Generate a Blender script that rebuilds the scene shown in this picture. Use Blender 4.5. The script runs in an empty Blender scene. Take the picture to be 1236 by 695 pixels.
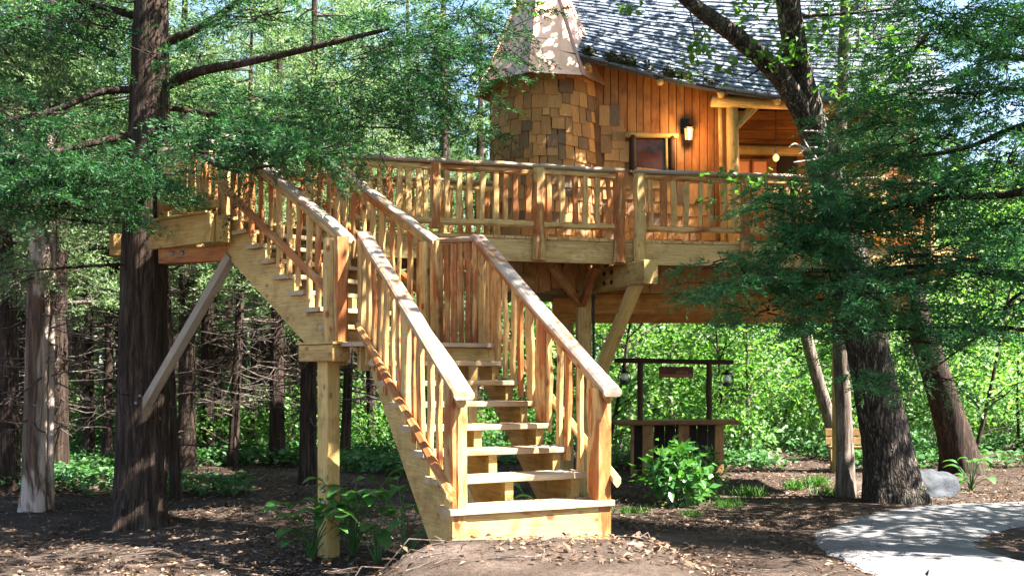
import bpy, math, random
import numpy as np
from mathutils import Vector, Matrix, noise

random.seed(11)
RG = np.random.default_rng(11)
sc = bpy.context.scene
C = sc.collection

# ------------------------------------------------------------------ camera, sky, sun, exposure
EYE, F, CX, HY = 1.1645, 1154.0, 618.0, 448.0      # eye height (stair datum), focal length and horizon in photo pixels
cam = bpy.data.cameras.new('camera')
cam.sensor_width = 36.0; cam.sensor_fit = 'HORIZONTAL'
cam.lens = F / 1236.0 * 36.0
cam.shift_y = (HY - 347.5) / 1236.0
cam.clip_start = 0.05; cam.clip_end = 2000
cam_o = bpy.data.objects.new('camera', cam); C.objects.link(cam_o)
cam_o.location = (0, 0, EYE); cam_o.rotation_euler = (math.radians(90), 0, 0)
cam.dof.use_dof = True; cam.dof.focus_distance = 9.5; cam.dof.aperture_fstop = 2.8
sc.camera = cam_o

SUN = Vector((0.85, -0.30, 1.18)).normalized()
w = bpy.data.worlds.new('World'); sc.world = w; w.use_nodes = True
nt = w.node_tree
sky = nt.nodes.new('ShaderNodeTexSky'); sky.sky_type = 'NISHITA'; sky.sun_disc = False
sky.sun_elevation = math.asin(SUN.z); sky.sun_rotation = math.atan2(SUN.x, SUN.y)
bg = nt.nodes['Background']; bg.inputs[1].default_value = 0.055
nt.links.new(sky.outputs[0], bg.inputs[0])
sun = bpy.data.lights.new('sun', 'SUN'); sun.energy = 5.0; sun.angle = math.radians(0.5); sun.color = (1, .95, .86)
sun_o = bpy.data.objects.new('sun', sun); C.objects.link(sun_o)
sun_o.rotation_euler = SUN.to_track_quat('Z', 'Y').to_euler(); sun_o.location = (8, -6, 20)
vs = sc.view_settings
vs.view_transform = 'Standard'; vs.look = 'None'; vs.gamma = 1.0; vs.use_curve_mapping = False
vs.exposure = 3.1

def P(px, py, D):                     # photo pixel at a known distance -> point
    return Vector(((px - CX) / F * D, D, EYE - (py - HY) / F * D))

# ------------------------------------------------------------------ object helpers
WM = {}
def link(o, parent=None, world=None):
    world = world if world is not None else Matrix.Identity(4)
    C.objects.link(o)
    if parent is not None:
        o.parent = parent
        o.matrix_basis = WM[parent.name].inverted() @ world
    else:
        o.matrix_basis = world
    WM[o.name] = world
    return o
def tag(o, label=None, cat=None, group=None, kind=None):
    for k, v in (('label', label), ('category', cat), ('group', group), ('kind', kind)):
        if v: o[k] = v
    return o
def thing(name, loc, label, cat, group=None, rz=0.0):
    o = bpy.data.objects.new(name, None); o.empty_display_size = .2
    link(o, None, Matrix.Translation(Vector(loc)) @ Matrix.Rotation(rz, 4, 'Z'))
    return tag(o, label, cat, group)
def mesh_np(name, V, Fc, mat=None, smooth=False):
    V = np.ascontiguousarray(V, dtype=np.float32); Fc = np.ascontiguousarray(Fc, dtype=np.int32)
    m, k = Fc.shape
    me = bpy.data.meshes.new(name)
    me.vertices.add(len(V)); me.vertices.foreach_set('co', V.ravel())
    me.loops.add(m * k); me.loops.foreach_set('vertex_index', Fc.ravel())
    me.polygons.add(m); me.polygons.foreach_set('loop_start', np.arange(0, m * k, k, dtype=np.int32))
    me.update(calc_edges=True)
    if smooth: me.polygons.foreach_set('use_smooth', np.ones(m, dtype=bool))
    if mat: me.materials.append(mat)
    return me
def mesh_py(name, V, Fc, mat=None, smooth=False):
    me = bpy.data.meshes.new(name); me.from_pydata([tuple(v) for v in V], [], Fc); me.update()
    if smooth:
        for p in me.polygons: p.use_smooth = True
    if mat: me.materials.append(mat)
    return me
def put(name, me, parent=None, world=None):
    return link(bpy.data.objects.new(name, me), parent, world)
def frame(p0, zdir, xdir):
    z = Vector(zdir).normalized(); x = Vector(xdir); x = (x - z * x.dot(z))
    if x.length < 1e-4: x = Vector((1, 0, 0)) - z * z.x
    x.normalize(); y = z.cross(x)
    m = Matrix((x, y, z)).transposed().to_4x4(); m.translation = Vector(p0)
    return m
def rnd(a=1.0): return random.uniform(-a, a)

def timber(name, parent, p0, p1, w, h, mat, xdir=(1, 0, 0), seg=2, wob=0.0, wv=0.0, ch=.14, cut0=None, cut1=None):
    """rough timber from p0 to p1; w along xdir, h across it; chamfered, uneven; ends may be cut plumb (world normal)"""
    p0 = Vector(p0); p1 = Vector(p1); L = (p1 - p0).length
    M = frame(p0, p1 - p0, xdir)
    V = []; c = ch * min(w, h)
    R = M.to_3x3().transposed()
    for i in range(seg + 1):
        t = i / seg
        ww = w * (1 + rnd(wv)) / 2; hh = h * (1 + rnd(wv)) / 2
        inner = 0 < i < seg
        ox = rnd(wob) if inner else rnd(wob * .4); oy = rnd(wob) if inner else rnd(wob * .4)
        for q in ((-(ww - c), -hh), (ww - c, -hh), (ww, -(hh - c)), (ww, hh - c), (ww - c, hh), (-(ww - c), hh), (-ww, hh - c), (-ww, -(hh - c))):
            z = L * t
            for k, cut in ((0, cut0), (seg, cut1)):
                if i == k and cut is not None:
                    n = R @ Vector(cut)
                    if abs(n.z) > .2: z += -(n.x * q[0] + n.y * q[1]) / n.z
            V.append((q[0] + ox, q[1] + oy, z))
    Fc = [tuple(range(7, -1, -1)), tuple(range(seg * 8, seg * 8 + 8))]
    for i in range(seg):
        for j in range(8):
            a = i * 8 + j; b = i * 8 + (j + 1) % 8
            Fc.append((a, b, b + 8, a + 8))
    return put(name, mesh_py(name, V, Fc, mat), parent, M)

def prism(name, parent, poly, origin, ux, uy, thick, mat):
    """polygon (2D in ux,uy) extruded by thick along ux x uy, centred"""
    ux = Vector(ux).normalized(); uy = Vector(uy).normalized(); n = ux.cross(uy)
    M = Matrix((uy, n, ux)).transposed().to_4x4(); M.translation = Vector(origin)   # local z runs along ux, so grain does too
    k = len(poly)
    V = [(y, -thick / 2, x) for x, y in poly] + [(y, thick / 2, x) for x, y in poly]
    Fc = [tuple(range(k - 1, -1, -1)), tuple(range(k, 2 * k))] + [(i, (i + 1) % k, k + (i + 1) % k, k + i) for i in range(k)]
    return put(name, mesh_py(name, V, Fc, mat), parent, M)

def clip(poly, nx, ny, d):            # keep nx*x+ny*y <= d
    out = []
    for i in range(len(poly)):
        a = poly[i]; b = poly[(i + 1) % len(poly)]
        da = nx * a[0] + ny * a[1] - d; db = nx * b[0] + ny * b[1] - d
        if da <= 0: out.append(a)
        if (da < 0 < db) or (db < 0 < da):
            t = da / (da - db); out.append((a[0] + (b[0] - a[0]) * t, a[1] + (b[1] - a[1]) * t))
    return out
def ccw(poly):
    A = sum(poly[i][0] * poly[(i + 1) % len(poly)][1] - poly[(i + 1) % len(poly)][0] * poly[i][1] for i in range(len(poly)))
    return poly if A > 0 else poly[::-1]
def planks(name, parent, poly, along, width, z, th, mat, gap=.008):
    """convex polygon floored with planks running in direction `along`"""
    al = Vector(along).normalized(); nx, ny = -al.y, al.x
    s = [p[0] * nx + p[1] * ny for p in poly]; a = min(s)
    while a < max(s):
        q = clip(clip(poly, nx, ny, a + width - gap), -nx, -ny, -a)
        if len(q) >= 3:
            cx = sum(p[0] for p in q) / len(q); cy = sum(p[1] for p in q) / len(q)
            # local frame with z along the plank so the grain follows it
            k = ccw([((p[0] - cx) * nx + (p[1] - cy) * ny, (p[0] - cx) * al.x + (p[1] - cy) * al.y) for p in q])
            jz = rnd(.002)
            V = [(x, -th / 2, y) for x, y in k] + [(x, th / 2, y) for x, y in k]
            n = len(k)
            Fc = [tuple(range(n)), tuple(range(2 * n - 1, n - 1, -1))] + [((i + 1) % n, i, n + i, n + (i + 1) % n) for i in range(n)]
            M = Matrix(((nx, 0, al.x, cx), (ny, 0, al.y, cy), (0, 1, 0, z - th / 2 + jz), (0, 0, 0, 1)))
            # columns: x=(nx,ny,0) y=(0,0,1) z=(al)
            put(name, mesh_py(name, V, Fc, mat), parent, M)
        a += width

def tube_arrays(pts, rad, sides=8, rings=None, rough=0.0, ridges=0, seed=0, flare=0.0):
    pts = np.array([tuple(p) for p in pts], float); rad = np.array(rad, float)
    n = len(pts); rings = rings or n
    tt = np.linspace(0, n - 1, rings); i = np.clip(tt.astype(int), 0, n - 2); f = (tt - i)[:, None]
    pm = np.vstack([2 * pts[0] - pts[1], pts, 2 * pts[-1] - pts[-2]])
    p0, p1, p2, p3 = pm[i], pm[i + 1], pm[i + 2], pm[i + 3]
    c = .5 * (2 * p1 + (p2 - p0) * f + (2 * p0 - 5 * p1 + 4 * p2 - p3) * f ** 2 + (3 * p1 - p0 - 3 * p2 + p3) * f ** 3)
    r = np.interp(tt, np.arange(n), rad)
    d = np.gradient(c, axis=0) if rings > 1 else c; d /= np.linalg.norm(d, axis=1)[:, None] + 1e-9
    ref = np.array([0, 1, 0.]) if abs(d[:, 1]).mean() < .8 else np.array([1., 0, 0])
    u = np.cross(d, ref); u /= np.linalg.norm(u, axis=1)[:, None] + 1e-9
    v = np.cross(d, u)
    an = np.linspace(0, 2 * np.pi, sides, endpoint=False)
    rr = np.repeat(r[:, None], sides, 1)
    if rough:
        rs = np.random.default_rng(seed)
        ph = rs.uniform(0, 6.28, 8)
        z = np.linspace(0, 1, rings)[:, None] * rings * .35
        g = np.zeros((rings, sides))
        for k in range(1, 5):
            g += np.sin(an[None] * k + ph[k] + z * (.25 + .12 * k) * (1 if k % 2 else -1)) / (1 + .5 * k)
        if ridges:
            g += .9 * np.abs(np.sin(an[None] * ridges / 2 + 1.3 * np.sin(z * .7 + ph[5]) + .8 * np.sin(z * .23 + ph[6]))) + .35 * rs.normal(size=(rings, sides))
        rr = rr * (1 + rough * g)
    if flare:
        zz = np.clip(1 - (c[:, 2] - c[0, 2]) / .9, 0, 1)[:, None] ** 2.2
        lob = .6 + .5 * np.sin(an[None] * 4 + seed) + .35 * np.sin(an[None] * 7 + 2 * seed)
        rr = rr * (1 + flare * zz * lob)
    V = c[:, None] + u[:, None] * (np.cos(an)[None, :, None] * rr[..., None]) + v[:, None] * (np.sin(an)[None, :, None] * rr[..., None])
    V = V.reshape(-1, 3)
    a = (np.arange(rings - 1)[:, None] * sides + np.arange(sides)[None]); b = (np.arange(rings - 1)[:, None] * sides + (np.arange(sides)[None] + 1) % sides)
    Q = np.stack([a, b, b + sides, a + sides], -1).reshape(-1, 4)
    return V, Q
class Acc:
    def __init__(s): s.V = []; s.F = []; s.n = 0
    def add(s, V, Fc):
        if len(V): s.V.append(np.asarray(V)); s.F.append(np.asarray(Fc) + s.n); s.n += len(V)
    def mesh(s, name, mat, smooth=False): return mesh_np(name, np.vstack(s.V), np.vstack(s.F), mat, smooth)

def unit(a): return a / (np.linalg.norm(a, axis=-1, keepdims=True) + 1e-9)
def spray_arrays(o, a, m, L, ll, lw, rg, spread=.75, droop=.25):
    """feathery cedar sprays: N origins, axes; m narrow leaflets each"""
    N = len(o); a = unit(a)
    n = unit(rg.normal(size=(N, 3)) * .5 + np.array([0, 0, 1.])); b = unit(np.cross(n, a))
    t = (np.arange(m) + .5) / m; side = np.where(np.arange(m) % 2, 1., -1.)
    L = L * rg.uniform(.6, 1.3, N)
    base = o[:, None] + a[:, None] * (L[:, None] * t)[..., None]
    base[..., 2] -= droop * L[:, None] * t[None] ** 2
    d = unit(a[:, None] * .8 + b[:, None] * (side * spread)[None, :, None] + rg.normal(size=(N, m, 3)) * .32)
    ln = ll * (1.1 - .5 * t)[None] * rg.uniform(.6, 1.4, (N, m))
    p = unit(np.cross(d, rg.normal(size=(N, m, 3)))) * (lw * .5)
    mid = base + d * (ln * .35)[..., None]
    V = np.stack([mid - p, mid + p, base + d * ln[..., None]], 2)
    V[:, :, :2] -= 0; V = V.reshape(-1, 3)
    return V, np.arange(len(V)).reshape(-1, 3)
def leaf_arrays(pos, d, n, L, W, fold=.18):
    """folded diamond leaves, two triangles"""
    d = unit(d); s = unit(np.cross(d, n)); n2 = np.cross(s, d)
    L = np.broadcast_to(L, (len(pos),))[:, None]; W = np.broadcast_to(W, (len(pos),))[:, None]
    m = pos + d * L * .42
    V = np.stack([pos, m + s * W * .5 + n2 * W * fold, pos + d * L - n2 * L * .12, m - s * W * .5 + n2 * W * fold], 1).reshape(-1, 3)
    b = np.arange(len(pos))[:, None] * 4
    Fc = np.concatenate([b + np.array([0, 1, 2]), b + np.array([0, 2, 3])])
    return V, Fc
# ------------------------------------------------------------------ materials
def newmat(name):
    m = bpy.data.materials.new(name); m.use_nodes = True
    n = m.node_tree.nodes; b = n['Principled BSDF']
    return m, n, m.node_tree.links, b
def ramp(n, stops, interp='LINEAR'):
    r = n.new('ShaderNodeValToRGB'); r.color_ramp.interpolation = interp
    e = r.color_ramp.elements
    while len(e) < len(stops): e.new(.5)
    for i, (p, c) in enumerate(stops):
        e[i].position = p; e[i].color = (*c, 1) if len(c) == 3 else c
    return r
def mixc(n, l, a, b, f, mode='MIX'):
    m = n.new('ShaderNodeMix'); m.data_type = 'RGBA'; m.blend_type = mode
    for s, v in ((0, f), (6, a), (7, b)):
        if hasattr(v, 'is_linked') or hasattr(v, 'links'): l.new(v, m.inputs[s])
        else: m.inputs[s].default_value = v if s == 0 else (*v, 1)
    return m.outputs[2]
def math_(n, l, op, a, b=0.0):
    m = n.new('ShaderNodeMath'); m.operation = op
    for i, v in enumerate((a, b)):
        if hasattr(v, 'links'): l.new(v, m.inputs[i])
        else: m.inputs[i].default_value = v
    return m.outputs[0]
def noise_(n, l, vec, scale, detail=3, rough=.55, dist=0.0):
    t = n.new('ShaderNodeTexNoise'); t.inputs['Scale'].default_value = scale; t.inputs['Detail'].default_value = detail
    t.inputs['Roughness'].default_value = rough; t.inputs['Distortion'].default_value = dist
    if vec is not None: l.new(vec, t.inputs['Vector'])
    return t.outputs['Fac']
def objvec(n, l, scale=(1, 1, 1), jitter=True):
    tc = n.new('ShaderNodeTexCoord'); v = tc.outputs['Object']; rv = None
    if jitter:
        oi = n.new('ShaderNodeObjectInfo'); rv = oi.outputs['Random']
        a = n.new('ShaderNodeVectorMath'); a.operation = 'SCALE'; a.inputs[0].default_value = (37, 53, 71); l.new(rv, a.inputs['Scale'])
        b = n.new('ShaderNodeVectorMath'); b.operation = 'ADD'; l.new(v, b.inputs[0]); l.new(a.outputs[0], b.inputs[1]); v = b.outputs[0]
    def sv(s):
        m = n.new('ShaderNodeVectorMath'); m.operation = 'MULTIPLY'; m.inputs[1].default_value = s; l.new(v, m.inputs[0]); return m.outputs[0]
    return sv, rv

def wood(name, sap, heart, dark, thr=.5, spread=.25, knots=.5, rough=.65, weather=None, wamt=0.0, bump=.35, var=.25, crack=.55):
    """sawn cedar: pale sapwood with red heartwood streaks, fine grain along local z, knots, optional grey weathering"""
    m, n, l, b = newmat(name)
    sv, r = objvec(n, l)
    band = noise_(n, l, sv((7, 7, 1.5)), 1, 3, .6, .8)
    th = math_(n, l, 'ADD', band, math_(n, l, 'MULTIPLY', math_(n, l, 'SUBTRACT', r, .5), spread))
    fr = ramp(n, [(thr - .05, (0, 0, 0)), (thr + .07, (1, 1, 1))]); l.new(th, fr.inputs[0])
    col = mixc(n, l, sap, heart, fr.outputs[0])
    gr = noise_(n, l, sv((75, 75, 3.5)), 1, 3, .7)
    gm = ramp(n, [(.32, (.55, .5, .45)), (.62, (1.05, 1.03, 1))]); l.new(gr, gm.inputs[0])
    col = mixc(n, l, col, gm.outputs[0], .75, 'MULTIPLY')
    big = noise_(n, l, sv((3, 3, 1.2)), 1, 2)
    bm_ = ramp(n, [(.3, (1 - var,) * 3), (.7, (1.0,) * 3)]); l.new(big, bm_.inputs[0])
    col = mixc(n, l, col, bm_.outputs[0], 1.0, 'MULTIPLY')
    if knots:
        vo = n.new('ShaderNodeTexVoronoi'); vo.feature = 'F1'; l.new(sv((6.5, 6.5, 4.2)), vo.inputs['Vector']); vo.inputs['Scale'].default_value = 1.0
        kn = ramp(n, [(.10, (1, 1, 1)), (.2, (0, 0, 0))]); l.new(vo.outputs['Distance'], kn.inputs[0])
        kf = math_(n, l, 'MULTIPLY', kn.outputs[0], knots)
        col = mixc(n, l, col, dark, kf)
    ck = noise_(n, l, sv((26, 26, 1.1)), 1, 2, .5, .3)
    ckr = ramp(n, [(.488, (0, 0, 0)), (.5, (1, 1, 1)), (.512, (0, 0, 0))]); l.new(ck, ckr.inputs[0])
    col = mixc(n, l, col, dark, math_(n, l, 'MULTIPLY', ckr.outputs[0], crack))
    sm = noise_(n, l, sv((4, 4, 4)), 1, 5, .7)
    smr = ramp(n, [(.36, (.62, .58, .54)), (.5, (1, 1, 1))]); l.new(sm, smr.inputs[0])
    col = mixc(n, l, col, smr.outputs[0], .8, 'MULTIPLY')
    if weather:
        wn = noise_(n, l, sv((5, 5, 1.6)), 1, 4, .65)
        wr = ramp(n, [(.52 - wamt * .3, (0, 0, 0)), (.68 - wamt * .2, (1, 1, 1))]); l.new(wn, wr.inputs[0])
        col = mixc(n, l, col, weather, math_(n, l, 'MULTIPLY', wr.outputs[0], .8))
    l.new(col, b.inputs['Base Color'])
    b.inputs['Roughness'].default_value = rough; b.inputs['Specular IOR Level'].default_value = .3
    bp = n.new('ShaderNodeBump'); bp.inputs['Strength'].default_value = bump; bp.inputs['Distance'].default_value = .006
    l.new(gr, bp.inputs['Height']); l.new(bp.outputs[0], b.inputs['Normal'])
    return m
M = {}
M['stair'] = wood('cedar_newel', (.58, .39, .155), (.40, .135, .034), (.24, .055, .015), .56, .3, .95)
M['baluster'] = wood('cedar_baluster', (.60, .38, .145), (.42, .15, .04), (.18, .04, .014), .575, .45, .95)
M['red'] = wood('cedar_heart', (.50, .26, .105), (.41, .15, .05), (.2, .05, .02), .45, .5, .5)
M['cap'] = wood('cedar_rail_cap', (.44, .30, .155), (.32, .135, .062), (.14, .05, .025), .56, .3, .7, .7, (.29, .245, .215), .55)
M['tread'] = wood('tread_plank', (.50, .37, .20), (.42, .26, .12), (.20, .10, .05), .58, .3, .4, .7, (.34, .27, .20), .4)
M['treated'] = wood('treated_pine', (.54, .37, .135), (.44, .27, .088), (.18, .09, .035), .58, .3, .8)
M['greywood'] = wood('weathered_brace', (.36, .29, .21), (.29, .22, .15), (.12, .08, .05), .55, .3, .4, .75, (.25, .21, .175), .5)
M['rim'] = wood('rim_board', (.62, .43, .18), (.50, .31, .11), (.24, .12, .05), .6, .3, .4)
M['glulam'] = wood('laminated_beam', (.70, .37, .10), (.58, .26, .06), (.30, .11, .035), .5, .3, .3)
M['wall'] = wood('wall_board', (.38, .165, .046), (.29, .105, .027), (.18, .05, .015), .5, .45, .6, .55)
M['log'] = wood('peeled_log', (.52, .36, .13), (.42, .22, .07), (.2, .09, .03), .6, .3, .5)
M['hut'] = wood('stained_plank', (.30, .165, .06), (.22, .105, .04), (.08, .035, .015), .5, .5, .4)
M['hutdark'] = wood('dark_stained_log', (.055, .026, .014), (.04, .017, .01), (.02, .01, .005), .5, .4, .3)
M['bench'] = wood('bench_plank', (.30, .19, .075), (.25, .14, .05), (.2, .1, .03), .5, .4, .3)

def shingle_mat():
    m, n, l, b = newmat('cedar_shingle'); sv, r = objvec(n, l)
    cr = ramp(n, [(0, (.12, .085, .06)), (.10, (.24, .125, .05)), (.35, (.44, .21, .068)), (.6, (.54, .265, .088)), (.8, (.31, .155, .055)), (1, (.62, .35, .13))]); l.new(r, cr.inputs[0])
    gr = noise_(n, l, sv((70, 70, 4)), 1, 3, .7)
    gm = ramp(n, [(.3, (.55, .52, .5)), (.65, (1.05,) * 3)]); l.new(gr, gm.inputs[0])
    l.new(mixc(n, l, cr.outputs[0], gm.outputs[0], .8, 'MULTIPLY'), b.inputs['Base Color'])
    b.inputs['Roughness'].default_value = .75
    bp = n.new('ShaderNodeBump'); bp.inputs['Strength'].default_value = .4; bp.inputs['Distance'].default_value = .005
    l.new(gr, bp.inputs['Height']); l.new(bp.outputs[0], b.inputs['Normal'])
    return m
M['shingle'] = shingle_mat()
def roof_mat():
    m, n, l, b = newmat('slate_blue_roofing'); sv, r = objvec(n, l, jitter=False)
    g = n.new('ShaderNodeNewGeometry')
    cr = ramp(n, [(0, (.072, .093, .135)), (.5, (.09, .112, .155)), (1, (.112, .134, .178))]); l.new(g.outputs['Random Per Island'], cr.inputs[0])
    no = noise_(n, l, sv((40, 40, 40)), 1, 4, .7)
    gm = ramp(n, [(.3, (.8,) * 3), (.7, (1.1,) * 3)]); l.new(no, gm.inputs[0])
    st_ = noise_(n, l, sv((2.2, .6, .6)), 1, 4, .6); sr = ramp(n, [(.35, (.7, .72, .7)), (.65, (1.1,) * 3)]); l.new(st_, sr.inputs[0])
    l.new(mixc(n, l, mixc(n, l, cr.outputs[0], gm.outputs[0], 1, 'MULTIPLY'), sr.outputs[0], 1, 'MULTIPLY'), b.inputs['Base Color']); b.inputs['Roughness'].default_value = .55
    bp = n.new('ShaderNodeBump'); bp.inputs['Strength'].default_value = .5; bp.inputs['Distance'].default_value = .004
    l.new(no, bp.inputs['Height']); l.new(bp.outputs[0], b.inputs['Normal'])
    return m
M['roof'] = roof_mat()
def copper_mat():
    m, n, l, b = newmat('copper_sheet'); sv, r = objvec(n, l)
    no = noise_(n, l, sv((6, 6, 2.5)), 1, 4, .65, 1.5)
    cr = ramp(n, [(.3, (.62, .34, .23)), (.55, (.70, .42, .30)), (.75, (.74, .48, .36))]); l.new(no, cr.inputs[0])
    l.new(cr.outputs[0], b.inputs['Base Color']); b.inputs['Metallic'].default_value = .75
    rr = ramp(n, [(.3, (.5,) * 3), (.7, (.34,) * 3)]); l.new(no, rr.inputs[0]); l.new(rr.outputs[0], b.inputs['Roughness'])
    bp = n.new('ShaderNodeBump'); bp.inputs['Strength'].default_value = .25; bp.inputs['Distance'].default_value = .01
    l.new(no, bp.inputs['Height']); l.new(bp.outputs[0], b.inputs['Normal'])
    return m
M['copper'] = copper_mat()
def simple(name, col, rough=.6, metal=0.0, nscale=None, namt=.3, bump=0.0, spec=.4):
    m, n, l, b = newmat(name); b.inputs['Roughness'].default_value = rough; b.inputs['Metallic'].default_value = metal
    b.inputs['Specular IOR Level'].default_value = spec; b.inputs['Base Color'].default_value = (*col, 1)
    if nscale:
        sv, r = objvec(n, l); no = noise_(n, l, sv((1, 1, 1)), nscale, 4, .65)
        gm = ramp(n, [(.3, (1 - namt,) * 3), (.7, (1 + namt * .5,) * 3)]); l.new(no, gm.inputs[0])
        l.new(mixc(n, l, col, gm.outputs[0], 1, 'MULTIPLY'), b.inputs['Base Color'])
        if bump:
            bp = n.new('ShaderNodeBump'); bp.inputs['Strength'].default_value = bump; bp.inputs['Distance'].default_value = .03
            l.new(no, bp.inputs['Height']); l.new(bp.outputs[0], b.inputs['Normal'])
    return m
M['iron'] = simple('black_iron', (.012, .012, .013), .45, .3, 12, .4)
M['bolt'] = simple('zinc_bolt', (.35, .36, .38), .4, .9, 20, .3)
M['steel'] = simple('grey_steel', (.22, .22, .23), .5, .8, 10, .4)
M['whiteglass'] = simple('frosted_lamp_glass', (.75, .76, .78), .25, 0, 8, .15)
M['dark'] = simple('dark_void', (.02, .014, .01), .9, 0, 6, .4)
M['stone'] = simple('blue_grey_stone', (.032, .037, .046), .8, 0, 6, .6, .9)
M['drip'] = simple('dark_roof_edge', (.035, .037, .042), .6, 0, 12, .4)
M['signred'] = simple('sign_board_paint', (.085, .02, .012), .6, 0, 14, .4)
M['signgold'] = simple('sign_lettering', (.40, .20, .09), .6, 0, 20, .2)
M['brown_backing'] = simple('brown_soffit', (.20, .10, .045), .7, 0, 9, .4)  # plain brown for backing walls and the floor slab
def glass_pane():
    m, n, l, b = newmat('window_glass'); b.inputs['Base Color'].default_value = (.10, .022, .012, 1); b.inputs['Roughness'].default_value = .08
    b.inputs['Specular IOR Level'].default_value = .6
    sv, r = objvec(n, l); no = noise_(n, l, sv((1, 1, 1)), 3, 2)
    cr = ramp(n, [(.35, (.012, .004, .003)), (.6, (.09, .018, .008))]); l.new(no, cr.inputs[0]); l.new(cr.outputs[0], b.inputs['Base Color'])
    return m
M['glass'] = glass_pane()
def emit(name, col, s):
    m, n, l, b = newmat(name); b.inputs['Base Color'].default_value = (*[c * .12 for c in col], 1)
    b.inputs['Emission Color'].default_value = (*col, 1); b.inputs['Emission Strength'].default_value = s
    return m
M['lampglow'] = emit('lit_lamp_glass', (1, .55, .18), .17)
M['winglow'] = emit('lit_window', (1, .24, .05), .06)

def bark(name, a, b_, c, sc_=(9, 9, 1.1), bump=1.0, patch=None, furrow=False):
    m, n, l, b = newmat(name); sv, r = objvec(n, l, jitter=False)
    tc = n.new('ShaderNodeTexCoord')
    no = noise_(n, l, sv(sc_), 1.6, 5, .68, .8)
    cr = ramp(n, [(.33, a), (.5, b_), (.68, c)]); l.new(no, cr.inputs[0]); col = cr.outputs[0]
    if patch:
        pn = noise_(n, l, sv((2.2, 2.2, .55)), 1, 4, .65, .5)
        pr = ramp(n, [(.46, (0, 0, 0)), (.53, (1, 1, 1))]); l.new(pn, pr.inputs[0])
        fine = ramp(n, [(.3, (.7,) * 3), (.7, (1.1,) * 3)]); l.new(no, fine.inputs[0])
        col = mixc(n, l, col, mixc(n, l, patch, fine.outputs[0], 1, 'MULTIPLY'), pr.outputs[0])
    if furrow:
        vo = n.new('ShaderNodeTexVoronoi'); vo.feature = 'DISTANCE_TO_EDGE'; nv_ = n.new('ShaderNodeTexNoise'); nv_.inputs['Scale'].default_value = 5.5; nv_.inputs['Detail'].default_value = 4; l.new(sv((1, 1, .5)), nv_.inputs['Vector'])
        vs_ = n.new('ShaderNodeVectorMath'); vs_.operation = 'SCALE'; vs_.inputs['Scale'].default_value = 2.6; l.new(nv_.outputs['Color'], vs_.inputs[0])
        va_ = n.new('ShaderNodeVectorMath'); va_.operation = 'ADD'; l.new(sv((17, 17, 2.6)), va_.inputs[0]); l.new(vs_.outputs[0], va_.inputs[1])
        l.new(va_.outputs[0], vo.inputs['Vector']); vo.inputs['Scale'].default_value = 1.6
        fr = ramp(n, [(.02, (.25,) * 3), (.25, (1.1,) * 3)]); l.new(vo.outputs['Distance'], fr.inputs[0])
        col = mixc(n, l, col, fr.outputs[0], .9, 'MULTIPLY')
        h = math_(n, l, 'ADD', math_(n, l, 'MULTIPLY', fr.outputs[0], .8), math_(n, l, 'MULTIPLY', no, .6))
    else: h = no
    ln_ = noise_(n, l, sv((1.7, 1.7, .8)), 1, 5, .7, .4); lr = ramp(n, [(.56, (0, 0, 0)), (.64, (1, 1, 1))]); l.new(ln_, lr.inputs[0])
    col = mixc(n, l, col, (.10, .105, .075), math_(n, l, 'MULTIPLY', lr.outputs[0], math_(n, l, 'MULTIPLY', no, .55)))
    l.new(col, b.inputs['Base Color']); b.inputs['Roughness'].default_value = .9; b.inputs['Specular IOR Level'].default_value = .15
    bp = n.new('ShaderNodeBump'); bp.inputs['Strength'].default_value = bump; bp.inputs['Distance'].default_value = .04
    l.new(h, bp.inputs['Height']); l.new(bp.outputs[0], b.inputs['Normal'])
    return m
M['bark_cedar'] = bark('cedar_bark', (.010, .006, .0045), (.030, .019, .014), (.085, .058, .045), (14, 14, .9))
M['bark_pale'] = bark('peeled_pale_bark', (.03, .018, .012), (.085, .052, .036), (.17, .115, .085), (12, 12, .9), .8, (.42, .33, .28))
M['bark_oak'] = bark('furrowed_bark', (.026, .020, .016), (.085, .066, .054), (.22, .18, .155), (9, 9, 2.4), 1.0, None, True)
M['bark_thin'] = bark('thin_grey_bark', (.05, .04, .032), (.13, .10, .08), (.26, .21, .17), (10, 10, 1.5), .7)
M['deadwood'] = bark('dead_twig_bark', (.03, .022, .018), (.075, .057, .048), (.17, .14, .125), (10, 10, 2), .5)
M['palewood'] = bark('bleached_dead_twig', (.16, .13, .11), (.32, .27, .24), (.5, .44, .41), (10, 10, 2), .5)

def leafmat(name, cols, trans=.35, tcol=None, rough=.5, spec=.35):
    m, n, l, b = newmat(name)
    g = n.new('ShaderNodeNewGeometry'); tc = n.new('ShaderNodeTexCoord')
    no = noise_(n, l, tc.outputs['Object'], .9, 3, .6)
    f = math_(n, l, 'ADD', math_(n, l, 'MULTIPLY', g.outputs['Random Per Island'], .55), math_(n, l, 'MULTIPLY', no, .55))
    cr = ramp(n, [(.15 + .7 * i / (len(cols) - 1), c) for i, c in enumerate(cols)]); l.new(f, cr.inputs[0])
    l.new(cr.outputs[0], b.inputs['Base Color']); b.inputs['Roughness'].default_value = rough; b.inputs['Specular IOR Level'].default_value = spec
    t = n.new('ShaderNodeBsdfTranslucent')
    l.new(mixc(n, l, cr.outputs[0], tcol or (1.4, 1.5, .7), 1, 'MULTIPLY'), t.inputs[0])
    mx = n.new('ShaderNodeMixShader'); mx.inputs[0].default_value = trans
    l.new(b.outputs[0], mx.inputs[1]); l.new(t.outputs[0], mx.inputs[2]); l.new(mx.outputs[0], n['Material Output'].inputs[0])
    return m
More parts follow.
